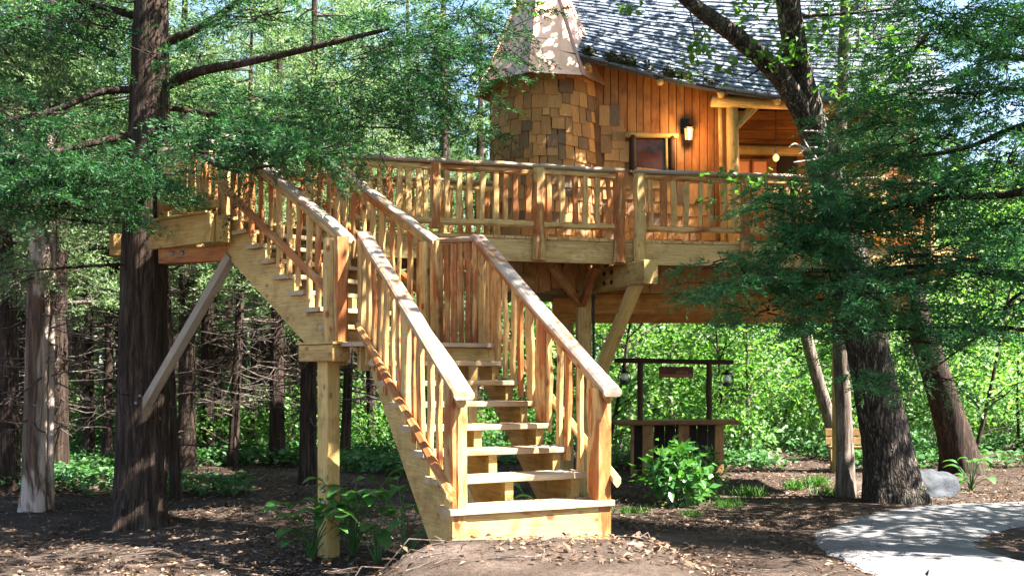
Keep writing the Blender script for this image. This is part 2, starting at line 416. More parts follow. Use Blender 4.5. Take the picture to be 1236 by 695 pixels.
M['cedar_leaf'] = leafmat('shaded_cedar_foliage', [(.008, .042, .017), (.022, .078, .030), (.070, .155, .058)], .3, (1.2, 1.6, .6), .55, .2)  # darkened, so shade on the near boughs is in the colour
M['cedar_dark'] = leafmat('dark_cedar_foliage', [(.010, .058, .024), (.032, .115, .045), (.095, .21, .085)], .32, (1.2, 1.6, .6), .55, .2)
M['cedar_back'] = leafmat('sunlit_pale_cedar_foliage', [(.055, .11, .042), (.115, .185, .075), (.23, .30, .15)], .38, (1.2, 1.4, .8))  # paler, so sunlight on the background boughs is in the colour
M['leaf_bright'] = leafmat('bright_green_leaf', [(.028, .10, .02), (.09, .20, .05), (.27, .39, .17)], .42, (1.35, 1.55, .6))
M['leaf_mid'] = leafmat('mid_green_leaf', [(.03, .09, .018), (.055, .14, .026), (.10, .20, .045)], .4, (1.4, 1.6, .6))
M['leaf_shiny'] = leafmat('glossy_shrub_leaf', [(.025, .09, .025), (.045, .135, .035), (.09, .20, .04)], .3, (1.4, 1.7, .5), .32, .5)
M['leaf_far'] = leafmat('far_wood_shade_leaf', [(.014, .045, .012), (.035, .09, .025), (.12, .20, .08)], .3)  # darkened leaf, so the shaded gaps and depth are in the colour
M['cover'] = leafmat('ground_cover_leaf', [(.03, .09, .03), (.05, .135, .045), (.09, .19, .07)], .3)
M['grass'] = leafmat('grass_blade', [(.035, .11, .018), (.06, .16, .025), (.10, .21, .04)], .35)
M['litter'] = leafmat('fallen_leaf', [(.055, .032, .022), (.12, .075, .05), (.24, .165, .115)], .05, (1, .8, .6), .8, .1)
M['moss'] = leafmat('roof_debris', [(.02, .02, .012), (.05, .045, .02), (.09, .10, .03)], .1, None, .8, .1)

def ground_mat():
    m, n, l, b = newmat('forest_floor'); sv, r = objvec(n, l, jitter=False)
    a = noise_(n, l, sv((1, 1, 1)), 1.1, 5, .6); c = noise_(n, l, sv((1, 1, 1)), 24, 5, .75)
    cr = ramp(n, [(.3, (.036, .025, .019)), (.5, (.068, .048, .037)), (.7, (.135, .10, .082))]); l.new(a, cr.inputs[0])
    fr = ramp(n, [(.3, (.45,) * 3), (.7, (1.3,) * 3)]); l.new(c, fr.inputs[0])
    l.new(mixc(n, l, cr.outputs[0], fr.outputs[0], 1, 'MULTIPLY'), b.inputs['Base Color'])
    b.inputs['Roughness'].default_value = .95; b.inputs['Specular IOR Level'].default_value = .1
    bp = n.new('ShaderNodeBump'); bp.inputs['Strength'].default_value = .9; bp.inputs['Distance'].default_value = .04
    l.new(c, bp.inputs['Height']); l.new(bp.outputs[0], b.inputs['Normal'])
    return m
M['ground'] = ground_mat()
def asphalt():
    m, n, l, b = newmat('pale_asphalt'); sv, r = objvec(n, l, jitter=False)
    f = noise_(n, l, sv((1, 1, 1)), 55, 4, .7); g = noise_(n, l, sv((1, 1, 1)), 2.2, 5, .65)
    cr = ramp(n, [(.3, (.07, .063, .06)), (.5, (.135, .13, .133)), (.7, (.18, .17, .17))]); l.new(g, cr.inputs[0])
    fr = ramp(n, [(.3, (.6,) * 3), (.7, (1.2,) * 3)]); l.new(f, fr.inputs[0])
    vo = n.new('ShaderNodeTexVoronoi'); vo.feature = 'DISTANCE_TO_EDGE'; vo.inputs['Scale'].default_value = .9; l.new(sv((1, 1, 1)), vo.inputs['Vector'])
    vr = ramp(n, [(.0, (.35,) * 3), (.012, (1,) * 3)]); l.new(vo.outputs['Distance'], vr.inputs[0])
    c = mixc(n, l, mixc(n, l, cr.outputs[0], fr.outputs[0], 1, 'MULTIPLY'), vr.outputs[0], .8, 'MULTIPLY')
    l.new(c, b.inputs['Base Color']); b.inputs['Roughness'].default_value = .9
    bp = n.new('ShaderNodeBump'); bp.inputs['Strength'].default_value = .6; bp.inputs['Distance'].default_value = .01; l.new(f, bp.inputs['Height']); l.new(bp.outputs[0], b.inputs['Normal'])
    return m
M['asphalt'] = asphalt()

# ------------------------------------------------------------------ ground and path
def gz(x, y):
    ss = lambda v: (lambda q: q * q * (3 - 2 * q))(min(max(v, 0.0), 1.0))
    m = .57 * ss((1.75 - abs(x - .2)) / 1.1) * ss((7.75 - y) / 1.3) * ss((y + 2) / 5)
    dip = -.08 * math.exp(-(((x + 4.4) / 1.6) ** 2 + ((y - 11.3) / 1.6) ** 2))
    und = .035 * math.sin(x * 1.1 + .7 * y) * math.sin(.8 * y - .4 * x) + .05 * math.sin(x * .31 + 1) * math.sin(y * .27)
    far = max(0, math.hypot(x, y - 12) - 26) * .035
    return -.61 + m + dip + und * (1 if y < 60 else .3) + min(far, 2.2)
def axis(lo, hi, dlo, dhi, step):
    a = list(np.arange(dlo, dhi + 1e-6, step)); s = step; x = dlo
    while x > lo: s *= 1.35; x -= s; a.insert(0, x)
    s = step; x = dhi
    while x < hi: s *= 1.35; x += s; a.append(x)
    return a
gx = axis(-260, 260, -14, 14, .22); gy = axis(-160, 360, 2, 30, .22)
GV = np.array([(x, y, gz(x, y)) for y in gy for x in gx]); nx_ = len(gx)
ii = np.arange(len(gy) - 1)[:, None] * nx_ + np.arange(nx_ - 1)[None]
GF = np.stack([ii, ii + 1, ii + 1 + nx_, ii + nx_], -1).reshape(-1, 4)
tag(put('ground', mesh_np('ground', GV, GF, M['ground'], True)), kind='structure')

def path():
    ctl = [(5.2, -6), (4.8, -2), (4.45, 2), (4.15, 5), (3.9, 7.6), (3.75, 9.7), (4.75, 11.15), (7.1, 12.45), (10.5, 13.2), (15, 14.6), (22, 16)]
    pts = np.array(ctl, float); n = len(pts); t = np.linspace(0, n - 1, 520)
    x = np.interp(t, range(n), pts[:, 0]); y = np.interp(t, range(n), pts[:, 1])
    k = np.ones(41) / 41; xp = np.pad(x, 20, 'edge'); yp = np.pad(y, 20, 'edge'); x = np.convolve(xp, k, 'valid'); y = np.convolve(yp, k, 'valid')
    dx = np.gradient(x); dy = np.gradient(y); L = np.hypot(dx, dy); nx, ny = -dy / L, dx / L
    V = []; W = 12
    for i in range(len(x)):
        for j in range(W + 1):
            s = (j / W - .5) * 1.55 + (.10 * noise.noise(Vector((i * .045, j, 0))) + .05 * noise.noise(Vector((i * .19, j, 3))) + .02 * rnd() if j in (0, W) else 0)
            X = x[i] + nx[i] * s; Y = y[i] + ny[i] * s
            V.append((X, Y, gz(X, Y) + (.035 if 0 < j < W else .004)))
    a = np.arange(len(x) - 1)[:, None] * (W + 1) + np.arange(W)[None]
    Fc = np.stack([a, a + W + 1, a + W + 2, a + 1], -1).reshape(-1, 4)
    tag(put('path', mesh_np('path', V, Fc[:, ::-1], M['asphalt'], True)), kind='structure')
path()
# ------------------------------------------------------------------ staircase
def V3(xy, z): return Vector((xy[0], xy[1], z))
RISE = .18
d1 = Vector((-.402, .9157)); n1 = Vector((.9157, .402)); O1 = Vector((-.4235, 6.787)); G1 = .327; W1 = 1.3235
d2 = Vector((-.741, .671)); n2 = Vector((.671, .741)); O2 = Vector((-1.594, 9.17)); G2 = .2606; W2 = 1.2
ZL, ZD = 1.44, 2.88
def S1(t, s): return O1 + d1 * t + n1 * s
def S2(t, s): return O2 + d2 * t + n2 * s

def rail_run(parent, A, B, za, zb, la, lb, n, outer, mid=None, cap_w=.145, wide=.2, mat_b='baluster', ends=(None, None), ext=(0, 0)):
    """sloping or level balustrade: flat cap, half-log under it, rough balusters; outer = side the lower log is fixed on"""
    A = Vector(A); B = Vector(B); run = (B - A); Lr = run.length; u = run / Lr; side = Vector((-u.y, u.x))
    sl = (zb - za) / Lr
    a = A - u * ext[0]; b = B + u * ext[1]
    cut = (u.x, u.y, 0)
    timber('rail_cap', parent, V3(a, za - sl * ext[0] - .03), V3(b, zb + sl * ext[1] - .03), cap_w, .058, M['cap'], V3(side, 0), 6, .006, .09, .3, cut, cut)
    timber('top_rail', parent, V3(A, za - .1), V3(B, zb - .1), .065, .085, M['stair'], V3(side, 0), 6, .006, .12, .35, cut, cut)
    if mid:
        o = side * outer
        timber('lower_rail', parent, V3(A + o, la + mid), V3(B + o, lb + mid), .07, .085, M[mid_mat], V3(side, 0), 7, .008, .13, .4, cut, cut)
    for i in range(n):
        f = (i + .5 + rnd(.16)) / n
        p = A + run * f; z0 = la + (lb - la) * f - random.uniform(0, .05); z1 = za + (zb - za) * f - .075
        wd = random.uniform(.045, .075) if random.random() > wide else random.uniform(.085, .125)
        q = p + u * rnd(.012)
        timber('baluster', parent, V3(q, z0), V3(p, z1), wd, random.uniform(.035, .05), M[mat_b], V3(u, 0), 4, .011, .16, .2)

st = thing('wooden_staircase', V3(S1(.6, .66), gz(*S1(.6, .66))), 'rustic cedar staircase with bent flights and a small landing up to the deck', 'staircase')
mid_mat = 'stair'
# lower flight
for k in range(1, 8):
    t = (k - 1) * G1; s1_ = W1 if k == 1 else W1 - .055
    timber('tread', st, V3(S1(t + .145, -.012 if k == 1 else 0), k * RISE - .0225), V3(S1(t + .145, s1_), k * RISE - .0225), .29, .045, M['tread'], V3(d1, 0), 3, .002, .02, .12)
timber('skirt_board', st, V3(S1(.05, .10), -.03), V3(S1(.05, W1 - .10), -.03), .04, .325, M['stair'], V3(d1, 0), 2, .001, .01)
def stringer(parent, S, s, G, z0, nst, tend, zend, th, mat, depth=.30):
    pts = [(.05, z0 - .22)]
    for k in range(1, nst + 1):
        pts += [((k - 1) * G + .04, z0 + (k - 1) * RISE - (.048 if k > 1 else .22)), ((k - 1) * G + .04, z0 + k * RISE - .048)]
    pts += [(tend, z0 + nst * RISE - .048), (tend, zend - depth - .02), (.62 if z0 < .5 else .30, z0 - .22)]
    o = S(0, s)
    u = S(1, s) - S(0, s)
    return prism('stringer', parent, pts, V3(o, 0), V3(u, 0), (0, 0, 1), th, mat)
for s in (.10, .60, 1.17):
    stringer(st, S1, s, G1, 0, 7, 2.35, ZL, .07, M['treated'])
# the two bottom newels and the two at the landing
for s, sg in ((.065, 1), (W1 - .075, -1)):
    p = S1(.105, s); zc = 1.04 + .55 * .155 - .09
    timber('newel_post', st, V3(p, gz(*p) - .05), V3(p, zc), .135, .15, M['stair'], V3(n1, 0), 4, .004, .04, .12)
rail_run(st, S1(-.02, .06), S1(2.58, .06), 1.055, 2.485, .05, 1.36, 13, .075, .24, ext=(.06, .03))
rail_run(st, S1(-.02, W1 - .065), S1(2.66, W1 - .065), 1.07, 2.545, .11, 1.50, 14, -.075, .22, ext=(.06, .02))
for t, s, wd in ((1.12, W1 - .065, .17), (1.25, .06, .15)):
    p = S1(t, s)
    timber('newel_post', st, V3(p, t * .55 + .06), V3(p, 1.07 + .55 * t - .06), wd, .09, M['stair'], V3(d1, 0), 4, .008, .1, .15)
pt = S1(2.60, .05)
timber('newel_post', st, V3(pt, 1.17), V3(pt, 2.44), .11, .10, M['stair'], V3(n1, 0), 4, .007, .06)
# landing
lp = [(-1.375, 8.865), (-.13, 9.41), (-.22, 9.80), (-.72, 10.17), (-1.72, 9.12)]
planks('landing_plank', st, lp, (n1.x, n1.y), .14, ZL, .04, M['tread'])
timber('landing_beam', st, V3((-2.02, 9.43), ZL - .10), V3((-1.62, 9.065), ZL - .10), .20, .16, M['treated'], (.67, .74, 0), 1, 0, 0, .04)
timber('landing_board', st, V3((-2.04, 9.45), ZL - .006), V3((-1.60, 9.045), ZL - .006), .235, .022, M['treated'], (.67, .74, 0), 1, 0, 0, .1)
timber('landing_beam', st, V3((-1.37, 8.96), ZL - .13), V3((-.16, 9.49), ZL - .13), .045, .17, M['treated'], (d1.x, d1.y, 0))
timber('landing_beam', st, V3((-.25, 9.5), ZL - .13), V3((-.74, 10.1), ZL - .13), .045, .17, M['treated'], (.7, .7, 0))
pp = timber('support_post', st, V3((-1.78, 9.28), gz(-1.78, 9.28) - .1), V3((-1.78, 9.28), ZL - .17), .165, .15, M['treated'], (.74, -.67, 0), 2, 0, .01, .05)
def bolt(parent, p, nrm, r=.018, mat='bolt'):
    N = 8; V = []; 
    for z in (0, .014):
        for i in range(N): V.append((r * math.cos(i * math.tau / N), r * math.sin(i * math.tau / N), z))
    for i in range(N): V.append((r * .45 * math.cos(i * math.tau / N), r * .45 * math.sin(i * math.tau / N), .026))
    Fc = [(i, (i + 1) % N, N + (i + 1) % N, N + i) for i in range(N)] + [(N + i, N + (i + 1) % N, 2 * N + (i + 1) % N, 2 * N + i) for i in range(N)] + [tuple(range(2 * N, 3 * N))]
    return put('bolt', mesh_py('bolt', V, Fc, M[mat]), parent, frame(p, nrm, (0, 0, 1)))
fn = Vector((-.67, -.74, 0))
for dx, z in ((.01, .02), (.01, -.10)):
    bolt(pp, Vector((-1.78, 9.28, z)) + Vector((.74, -.67, 0)) * .03 + fn * .076, fn, .024)
p2 = timber('support_post', st, V3((-.45, 9.85), gz(-.45, 9.85) - .1), V3((-.45, 9.85), ZL - .05), .14, .14, M['treated'], (.74, -.67, 0), 2, 0, .01, .05)
for q, wd in (((-1.755, 9.215), .105), ((-1.635, 9.14), .12)):
    timber('newel_post', st, V3(q, ZL), V3(q, 2.445), wd, .11, M['stair'], (.9, .4, 0), 4, .006, .07)
# landing guard on the far side: broad boards
ga, gb = Vector((-.345, 9.735)), Vector((-.80, 10.09))
u = (gb - ga).normalized()
timber('rail_cap', st, V3(ga, 2.51), V3(gb, 2.54), .12, .05, M['cap'], V3((-u.y, u.x), 0), 3, .004, .08, .3)
for i in range(6):
    p = ga + (gb - ga) * ((i + .35) / 6)
    timber('baluster', st, V3(p, ZL - .02), V3(p, 2.49), random.uniform(.05, .075), .045, M['red' if i % 2 else 'baluster'], V3(u, 0), 4, .006, .1)
for t in (2.32, 2.42, 2.53, 2.62):
    p = S1(t, W1 - .05)
    timber('baluster', st, V3(p, ZL - .06), V3(p, 2.36 + .55 * (t - 2.32)), .07, .05, M['baluster'], V3(d1, 0), 4, .006, .1)
for q in ((-.79, 10.03), (-.915, 10.10)):
    timber('newel_post', st, V3(q, ZL + .0), V3(q, 2.53), .10, .11, M['stair'], V3(n2, 0), 4, .006, .06)
# upper flight
for k in range(1, 8):
    t = k * G2 - .13
    timber('tread', st, V3(S2(t + .13, -.03), ZL + k * RISE - .0225), V3(S2(t + .13, W2 + .03), ZL + k * RISE - .0225), .265, .045, M['tread'], V3(d2, 0), 2, .002, .02, .12)
for s in (.06, .60, 1.14):
    stringer(st, lambda t, s_: S2(t + .06, s_), s, G2, ZL, 8, 2.12, ZD - .10, .06, M['treated'], .30)
mid_mat = 'red'
rail_run(st, S2(.02, .02), S2(2.10, .02), 2.49, 3.80, ZL + .10, ZD + .05, 12, .07, .27, ext=(.05, .0))
mid_mat = 'stair'
rail_run(st, S2(.0, W2 - .02), S2(2.08, W2 - .02), 2.56, 3.84, ZL + .12, ZD + .07, 13, -.07, .25, ext=(.03, .0), wide=.1)
for s in (.02, W2 - .02):
    p = S2(2.17, s)
    timber('newel_post', st, V3(p, ZD - (.22 if s < .5 else .1)), V3(p, 3.79), .13, .12, M['stair'], V3(n2, 0), 4, .006, .06)

# ------------------------------------------------------------------ deck
dk = thing('raised_deck', (-4.0, 11.4, ZD - .3), 'raised cedar deck with rough log railing wrapped round the treehouse', 'deck')
FL = [Vector((-2.30, 11.52)), Vector((1.65, 12.50)), Vector((4.0, 12.87)), Vector((6.4, 13.27))]
polys = [([(-3.18, 10.45), (-2.30, 11.52), (-2.6, 12.8), (-3.75, 12.35), (-4.02, 11.05)], (.6, .8)),
         ([(-2.30, 11.52), (1.65, 12.50), (1.65, 13.70), (.1, 13.36), (-2.6, 12.8)], (-.25, .97)),
         ([(1.65, 12.50), (4.0, 12.87), (4.0, 13.98), (1.65, 13.70)], (-.16, .98)),
         ([(4.0, 12.87), (6.4, 13.27), (6.4, 15.3), (4.0, 15.3)], (-.16, .98))]
for pl, al in polys: planks('deck_plank', dk, pl, al, .14, ZD, .038, M['rim'])
def rim(a, b, h=.28, z=ZD - .042, th=.045, mat='rim', off=0.0):
    a = Vector(a); b = Vector(b); u = (b - a).normalized(); sd = Vector((-u.y, u.x))
    return timber('rim_board', dk, V3(a + sd * off, z - h / 2), V3(b + sd * off, z - h / 2), th, h, M[mat], V3(sd, 0), 2, 0, .005, .05)
for i in range(3): rim(FL[i] + (FL[i + 1] - FL[i]).normalized() * .004, FL[i + 1], off=.03)
rim((-2.6, 12.77), (.02, 13.33)); rim((6.4, 13.3), (6.4, 15.2))
rim((-4.13, 10.97), (-3.235, 10.315), .31, ZD - .012, .06, 'treated')
rim((-3.20, 10.35), (-3.10, 10.48), .28, ZD - .03, .05, 'treated')
timber('platform_board', dk, V3((-4.12, 10.99), ZD + .003), V3((-3.25, 10.35), ZD + .003), .16, .026, M['treated'], (.59, .81, 0))
timber('kick_rail', dk, V3((-3.85, 10.86), ZD + .09), V3((-3.20, 10.40), ZD + .11), .05, .09, M['treated'], (.59, .81, 0), 3, .003, .06)
timber('tie_beam', dk, V3((-5.06, 12.02), ZD - .13), V3((-3.6, 12.55), ZD - .13), .17, .27, M['treated'], (.34, -.94, 0), 1, 0, 0, .05)
tb = timber('tie_beam', dk, V3((-4.02, 10.98), ZD - .40), V3((-2.95, 10.62), ZD - .40), .12, .17, M['red'], (.32, .95, 0), 2, 0, .01, .06)
for dx in (.0, .13): bolt(tb, Vector((-3.86 + dx, 10.86 - dx * .34, ZD - .38)), (-.32, -.95, 0), .03, 'steel')
kb = timber('knee_brace', dk, V3((-3.12, 10.62), ZD - .44), P(172, 495, 11.15), .11, .10, M['greywood'], (.8, -.6, 0), 2, 0, .01, .06, cut1=(-1, -.4, 0))
for f in (.90, .95): bolt(kb, Vector((-3.12, 10.62, ZD - .44)).lerp(P(172, 495, 11.15), f) + Vector((-.1, -.055, 0)), (-.35, -.93, 0), .02, 'steel')
# posts and railing panels between them, on the outside of the rim
ZT = ZD + .905
def fpt(px, off=-.05):
    for i in range(3):
        a, b = FL[i], FL[i + 1]; r = (px - CX) / F
        # a + f(b-a): X = r*Y
        f = (r * a.y - a.x) / ((b.x - a.x) - r * (b.y - a.y))
        if -0.02 <= f <= 1.02 or i == 2:
            u = (b - a).normalized(); return a + (b - a) * f + Vector((u.y, -u.x)) * (-off)
posts = [(412, .12, .02), (525, .14, .05), (649, .16, -.31), (746, .15, -.31), (770, .15, -.31), (897, .13, -.31), (1012, .13, -.31), (1120, .13, -.3)]
pos = {}
for px, wd, lo in posts:
    p = fpt(px); pos[px] = p
    timber('railing_post', dk, V3(p, ZD + lo), V3(p, ZT - .05), wd, .12, M['stair'], (1, .2, 0), 5, .012, .09, .3)
def panel(pa, pb, n, cap=True, zt=ZT, zlo=ZD + .14, ea=.0, eb=.0):
    u = (pb - pa).normalized(); sd = Vector((-u.y, u.x)); a = pa + u * .05; b = pb - u * .05
    if cap: timber('rail_cap', dk, V3(pa - u * ea, zt - .022), V3(pb + u * eb, zt - .03), .13, .05, M['cap'], V3(sd, 0), 5, .007, .12, .35)
    timber('top_rail', dk, V3(a, zt - .10), V3(b, zt - .105), .07, .085, M['stair'], V3(sd, 0), 5, .007, .12, .35)
    timber('bottom_rail', dk, V3(a, zlo), V3(b, zlo + .005), .065, .085, M['stair'], V3(sd, 0), 5, .008, .12, .4)
    for i in range(n):
        p = a + (b - a) * ((i + .6 + rnd(.13)) / (n + .2)); q = p + u * rnd(.02)
        timber('baluster', dk, V3(p, zlo + .02), V3(q, zt - .08), random.uniform(.06, .085), .045, M['baluster'], V3(u, 0), 4, .008, .13, .2)
panel(pos[412], pos[525], 9); panel(pos[525], pos[649], 8, eb=.08); panel(pos[649], pos[746], 6, eb=.05); panel(pos[770], pos[897], 8, ea=.07); panel(pos[897], pos[1012], 8); panel(pos[1012], pos[1120], 8)
# railing on the far side of the walkway and round the stair-head platform
bk = [Vector((-3.55, 12.25)), Vector((-1.9, 12.82)), Vector((-.95, 13.03)), Vector((-.22, 13.22))]
for i in range(3): panel(bk[i], bk[i + 1], [9, 6, 5][i], ea=.03, eb=.03)
for p in bk: timber('railing_post', dk, V3(p, ZD), V3(p, ZT - .05), .12, .12, M['stair'], (1, 0, 0), 4, .01, .08, .3)
pl0, pl1 = Vector((-3.27, 10.50)), Vector((-4.02, 11.02))
panel(pl0, pl1, 6, zlo=ZD + .16, zt=ZT - .08); 
timber('railing_post', dk, V3(pl1, ZD), V3(pl1, ZT - .05), .12, .12, M['stair'], (1, 0, 0), 4, .01, .08, .3)
panel(pl1 + Vector((.12, .2)), bk[0], 7)
# timbers that carry deck and house
pc = Vector((1.02, 13.62))
sp = timber('support_post', dk, V3(pc, gz(*pc) - .1), V3(pc, 2.30), .20, .19, M['treated'], (1, .1, 0), 2, 0, .01, .06)
timber('steel_strap', dk, V3(pc + Vector((.135, -.07)), .4), V3(pc + Vector((.135, -.07)), 2.25), .035, .06, M['iron'], (1, 0, 0))
ob = timber('outrigger_beam', dk, V3((.98, 13.95), 2.425), V3((1.76, 12.10), 2.425), .20, .30, M['treated'], (.92, .39, 0), 2, 0, .006, .05)
for f in (.60, .70):
    for z in (2.36, 2.49):
        bolt(ob, V3(Vector((.98, 13.95)).lerp(Vector((1.76, 12.10)), f - .12), z) + Vector((-.92, -.39, 0)) * .101, (-.92, -.39, 0), .03, 'iron')
timber('knee_brace', dk, V3((1.62, 12.43), 2.31), V3((1.12, 13.50), .85), .15, .13, M['treated'], (.9, .4, 0), 2, 0, .006, .05, cut0=(0, 0, 1))
timber('outrigger_beam', dk, V3((.92, 13.66), 2.40), V3((-1.3, 12.98), 2.40), .16, .26, M['treated'], (.29, -.95, 0), 2, 0, .006, .05)
timber('outrigger_beam', dk, V3((-1.45, 13.3), 2.425), V3((-.98, 11.98), 2.425), .16, .26, M['treated'], (.92, .39, 0), 2, 0, .006, .05)
timber('knee_brace', dk, V3((.94, 13.60), 1.45), V3((.18, 13.35), 2.30), .12, .12, M['treated'], (.3, -.95, 0), 2, 0, .006, .05)
timber('knee_brace', dk, V3((.95, 13.50), 2.12), V3((.52, 12.62), 2.56), .09, .10, M['red'], (.9, -.4, 0))
timber('knee_brace', dk, V3((1.0, 13.50), 2.12), V3((1.12, 12.62), 2.56), .09, .10, M['red'], (.9, .1, 0))
for i in range(15):
    x = -2.0 + i * .55; y0 = 11.62 + (x + 2.3) * .245 if x < 1.65 else 12.55 + (x - 1.65) * .16
    y1 = 12.85 + (x + 2.6) * .19 if x < 0 else min(13.72 + .08 * (x - .9), 15)
    timber('joist', dk, V3((x, y0 + .04), ZD - .16), V3((x, y1 - .05), ZD - .16), .045, .22, M['treated'], (1, 0, 0), 1, 0, 0, .05)
timber('outrigger_beam', dk, V3((4.2, 14.4), 2.425), V3((4.55, 12.75), 2.425), .18, .28, M['treated'], (.97, .2, 0), 2, 0, .006, .05)
# ------------------------------------------------------------------ treehouse
hs = thing('treehouse', (2.5, 14.6, 2.0), 'storybook treehouse with shingled round tower, copper cone roof and blue-grey shingle roof', 'treehouse')
TC = Vector((.50, 14.2)); TR = .80; KC = Vector((.44, 14.02))
def wallY(x): return 13.72 + .08 * (x - .9)
WZ0, WZ1 = 2.30, 5.36
# tower core
N = 40; V = []; 
for z in (WZ0 - .05, 5.5):
    for i in range(N): V.append((TC.x + (TR - .035) * math.cos(i * math.tau / N), TC.y + (TR - .035) * math.sin(i * math.tau / N), z))
Fc = [(i, (i + 1) % N, N + (i + 1) % N, N + i) for i in range(N)] + [tuple(range(N - 1, -1, -1)), tuple(range(N, 2 * N))]
put('tower_wall', mesh_py('tower_wall', V, Fc, M['brown_backing']), hs)
# shingles wrap from the tower on to the flat wall, ragged frontier
PH0, PH1 = math.radians(150), math.radians(336.6)
ARC = (PH1 - PH0) * TR
wx0 = TC.x + TR * math.cos(PH1)
def spath(s):
    if s < ARC:
        a = PH0 + s / TR; n = Vector((math.cos(a), math.sin(a))); return TC + n * TR, n
    x = wx0 + (s - ARC); return Vector((x, wallY(x))), Vector((.08, -1)).normalized()
def frontier(z):                      # how far along the flat wall the shingles reach at height z
    x = np.interp(z, [2.2, 3.6, 3.74, 3.8, 4.3, 4.5, 4.75, 4.95, 5.1], [3.1, 2.75, 2.72, 1.74, 1.70, 1.48, 1.38, 1.2, .95])
    return ARC + x - wx0
rows = []; z = WZ0
while z < 5.42:
    s = random.uniform(0, .1)
    while s < frontier(z) + rnd(.07):
        wd = random.choice([.11, .14, .16, .18, .21]) * random.uniform(.9, 1.1)
        zz = z + rnd(.045); ln = .30
        p, n = spath(s + wd / 2)
        inwin = s > ARC and 1.62 < p.x < 2.40 and 3.93 < zz + .1 < 4.62
        if not inwin and zz < 5.38:
            hgt = min(ln, 5.45 - zz); lift = .030 + random.uniform(0, .012); w_ = wd - .008
            top = .006
            Vv = [(-w_ / 2, lift - .0, 0), (w_ / 2, lift, 0), (w_ / 2, top, hgt), (-w_ / 2, top, hgt), (-w_ / 2, lift - .016, 0), (w_ / 2, lift - .016, 0), (w_ / 2, top - .01, hgt), (-w_ / 2, top - .01, hgt)]
            Ff = [(0, 1, 2, 3), (5, 4, 7, 6), (4, 5, 1, 0), (1, 5, 6, 2), (4, 0, 3, 7)]
            x = Vector((-n.y, n.x, 0)); 
            Mx = Matrix((x, Vector((n.x, n.y, 0)), Vector((0, 0, 1)))).transposed().to_4x4(); Mx.translation = V3(p, zz)
            Mx = Mx @ Matrix.Rotation(rnd(.035), 4, 'Y')
            rows.append((zz, Vv, Ff, Mx))
        s += wd
    z += .185
rows.sort(key=lambda r: -abs(r[0] - 2.2))
for zz, Vv, Ff, Mx in rows[:300]:
    put('shingle', mesh_py('shingle', Vv, Ff, M['shingle']), hs, Mx)
if len(rows) > 300:
    VV = []; FF = []
    for zz, Vv, Ff, Mx in rows[300:]:
        b = len(VV); VV += [tuple(Mx @ Vector(v)) for v in Vv]; FF += [tuple(i + b for i in f) for f in Ff]
    tag(put('lower_shingles', mesh_py('lower_shingles', VV, FF, M['shingle']), hs), kind='stuff')
def box(name, parent, x0, x1, y0, y1, z0, z1, mat):
    V = [(x0, y0, z0), (x1, y0, z0), (x1, y1, z0), (x0, y1, z0), (x0, y0, z1), (x1, y0, z1), (x1, y1, z1), (x0, y1, z1)]
    return put(name, mesh_py(name, V, [(3, 2, 1, 0), (4, 5, 6, 7), (0, 1, 5, 4), (1, 2, 6, 5), (2, 3, 7, 6), (3, 0, 4, 7)], mat), parent)
box('inner_wall', hs, .75, 3.12, 13.96, 17.6, 2.7, 5.2, M['brown_backing'])
box('floor_slab', hs, .6, 5.95, 13.98, 18.0, 2.63, 2.86, M['brown_backing'])
for i, (za, zb) in enumerate(((2.03, 2.315), (2.318, 2.625))):
    timber('floor_beam', hs, V3((.62, 14.32 + .02 * i), (za + zb) / 2), V3((5.95, 14.36 + .02 * i), (za + zb) / 2), .14, zb - za, M['glulam'], (0, 1, 0), 3, 0, .004, .03)
timber('floor_beam', hs, V3((.7, 16.6), 2.3), V3((5.95, 16.6), 2.3), .14, .6, M['glulam'], (0, 1, 0), 3, 0, .004, .03)
for xx in (.95, 5.7): timber('house_post', hs, V3((xx, 16.6), gz(xx, 16.6) - .1), V3((xx, 16.6), 2.0), .22, .22, M['treated'], (1, 0, 0), 2, 0, .01, .06)
# porch: log posts, beams, brace, recessed wall with glowing window
def log(name, p0, p1, r0, r1, mat='log', parent=hs, sides=10, rings=9, rough=.035, seed=1):
    p0 = Vector(p0); p1 = Vector(p1); m = frame(p0, p1 - p0, (1, 0, 0)); L = (p1 - p0).length
    V, Q = tube_arrays([(0, 0, 0), (0, 0, L / 2), (0, 0, L)], [r0, (r0 + r1) / 2, r1], sides, rings, rough, 0, seed)
    V = [tuple(v) for v in V]; Fc = [tuple(q) for q in Q]
    Fc += [tuple(range(sides))[::-1], tuple(range(len(V) - sides, len(V)))]
    return put(name, mesh_py(name, V, Fc, M[mat], True), parent, m)
log('porch_post', (3.20, 13.74, 2.86), (3.16, 13.74, 5.05), .105, .085, seed=3)
log('porch_post', (3.05, 13.76, 2.86), (3.0, 13.76, 5.05), .05, .04, seed=4)
log('porch_post', (5.35, 13.9, 2.86), (5.35, 13.9, 5.0), .10, .085, seed=5)
log('porch_beam', (2.85, 13.66, 5.02), (5.6, 13.82, 4.97), .085, .08, seed=6)
log('porch_beam', (3.1, 14.9, 4.62), (5.4, 14.95, 4.58), .08, .08, seed=7)
log('porch_brace', (3.22, 13.72, 4.66), (3.52, 13.74, 4.96), .04, .035, seed=8)
log('porch_brace', (3.22, 13.76, 4.72), (3.42, 13.78, 4.97), .028, .025, seed=9)
x = 3.1
while x < 5.4:
    timber('wall_board', hs, V3((x + .075, 13.70 + .02 * (x - 3)), 5.06), V3((x + .075, 13.84 + .02 * (x - 3)), 5.36), .142, .025, M['wall'], (1, .05, 0), 1, 0, .004, .15)
    x += .15
z = 2.86
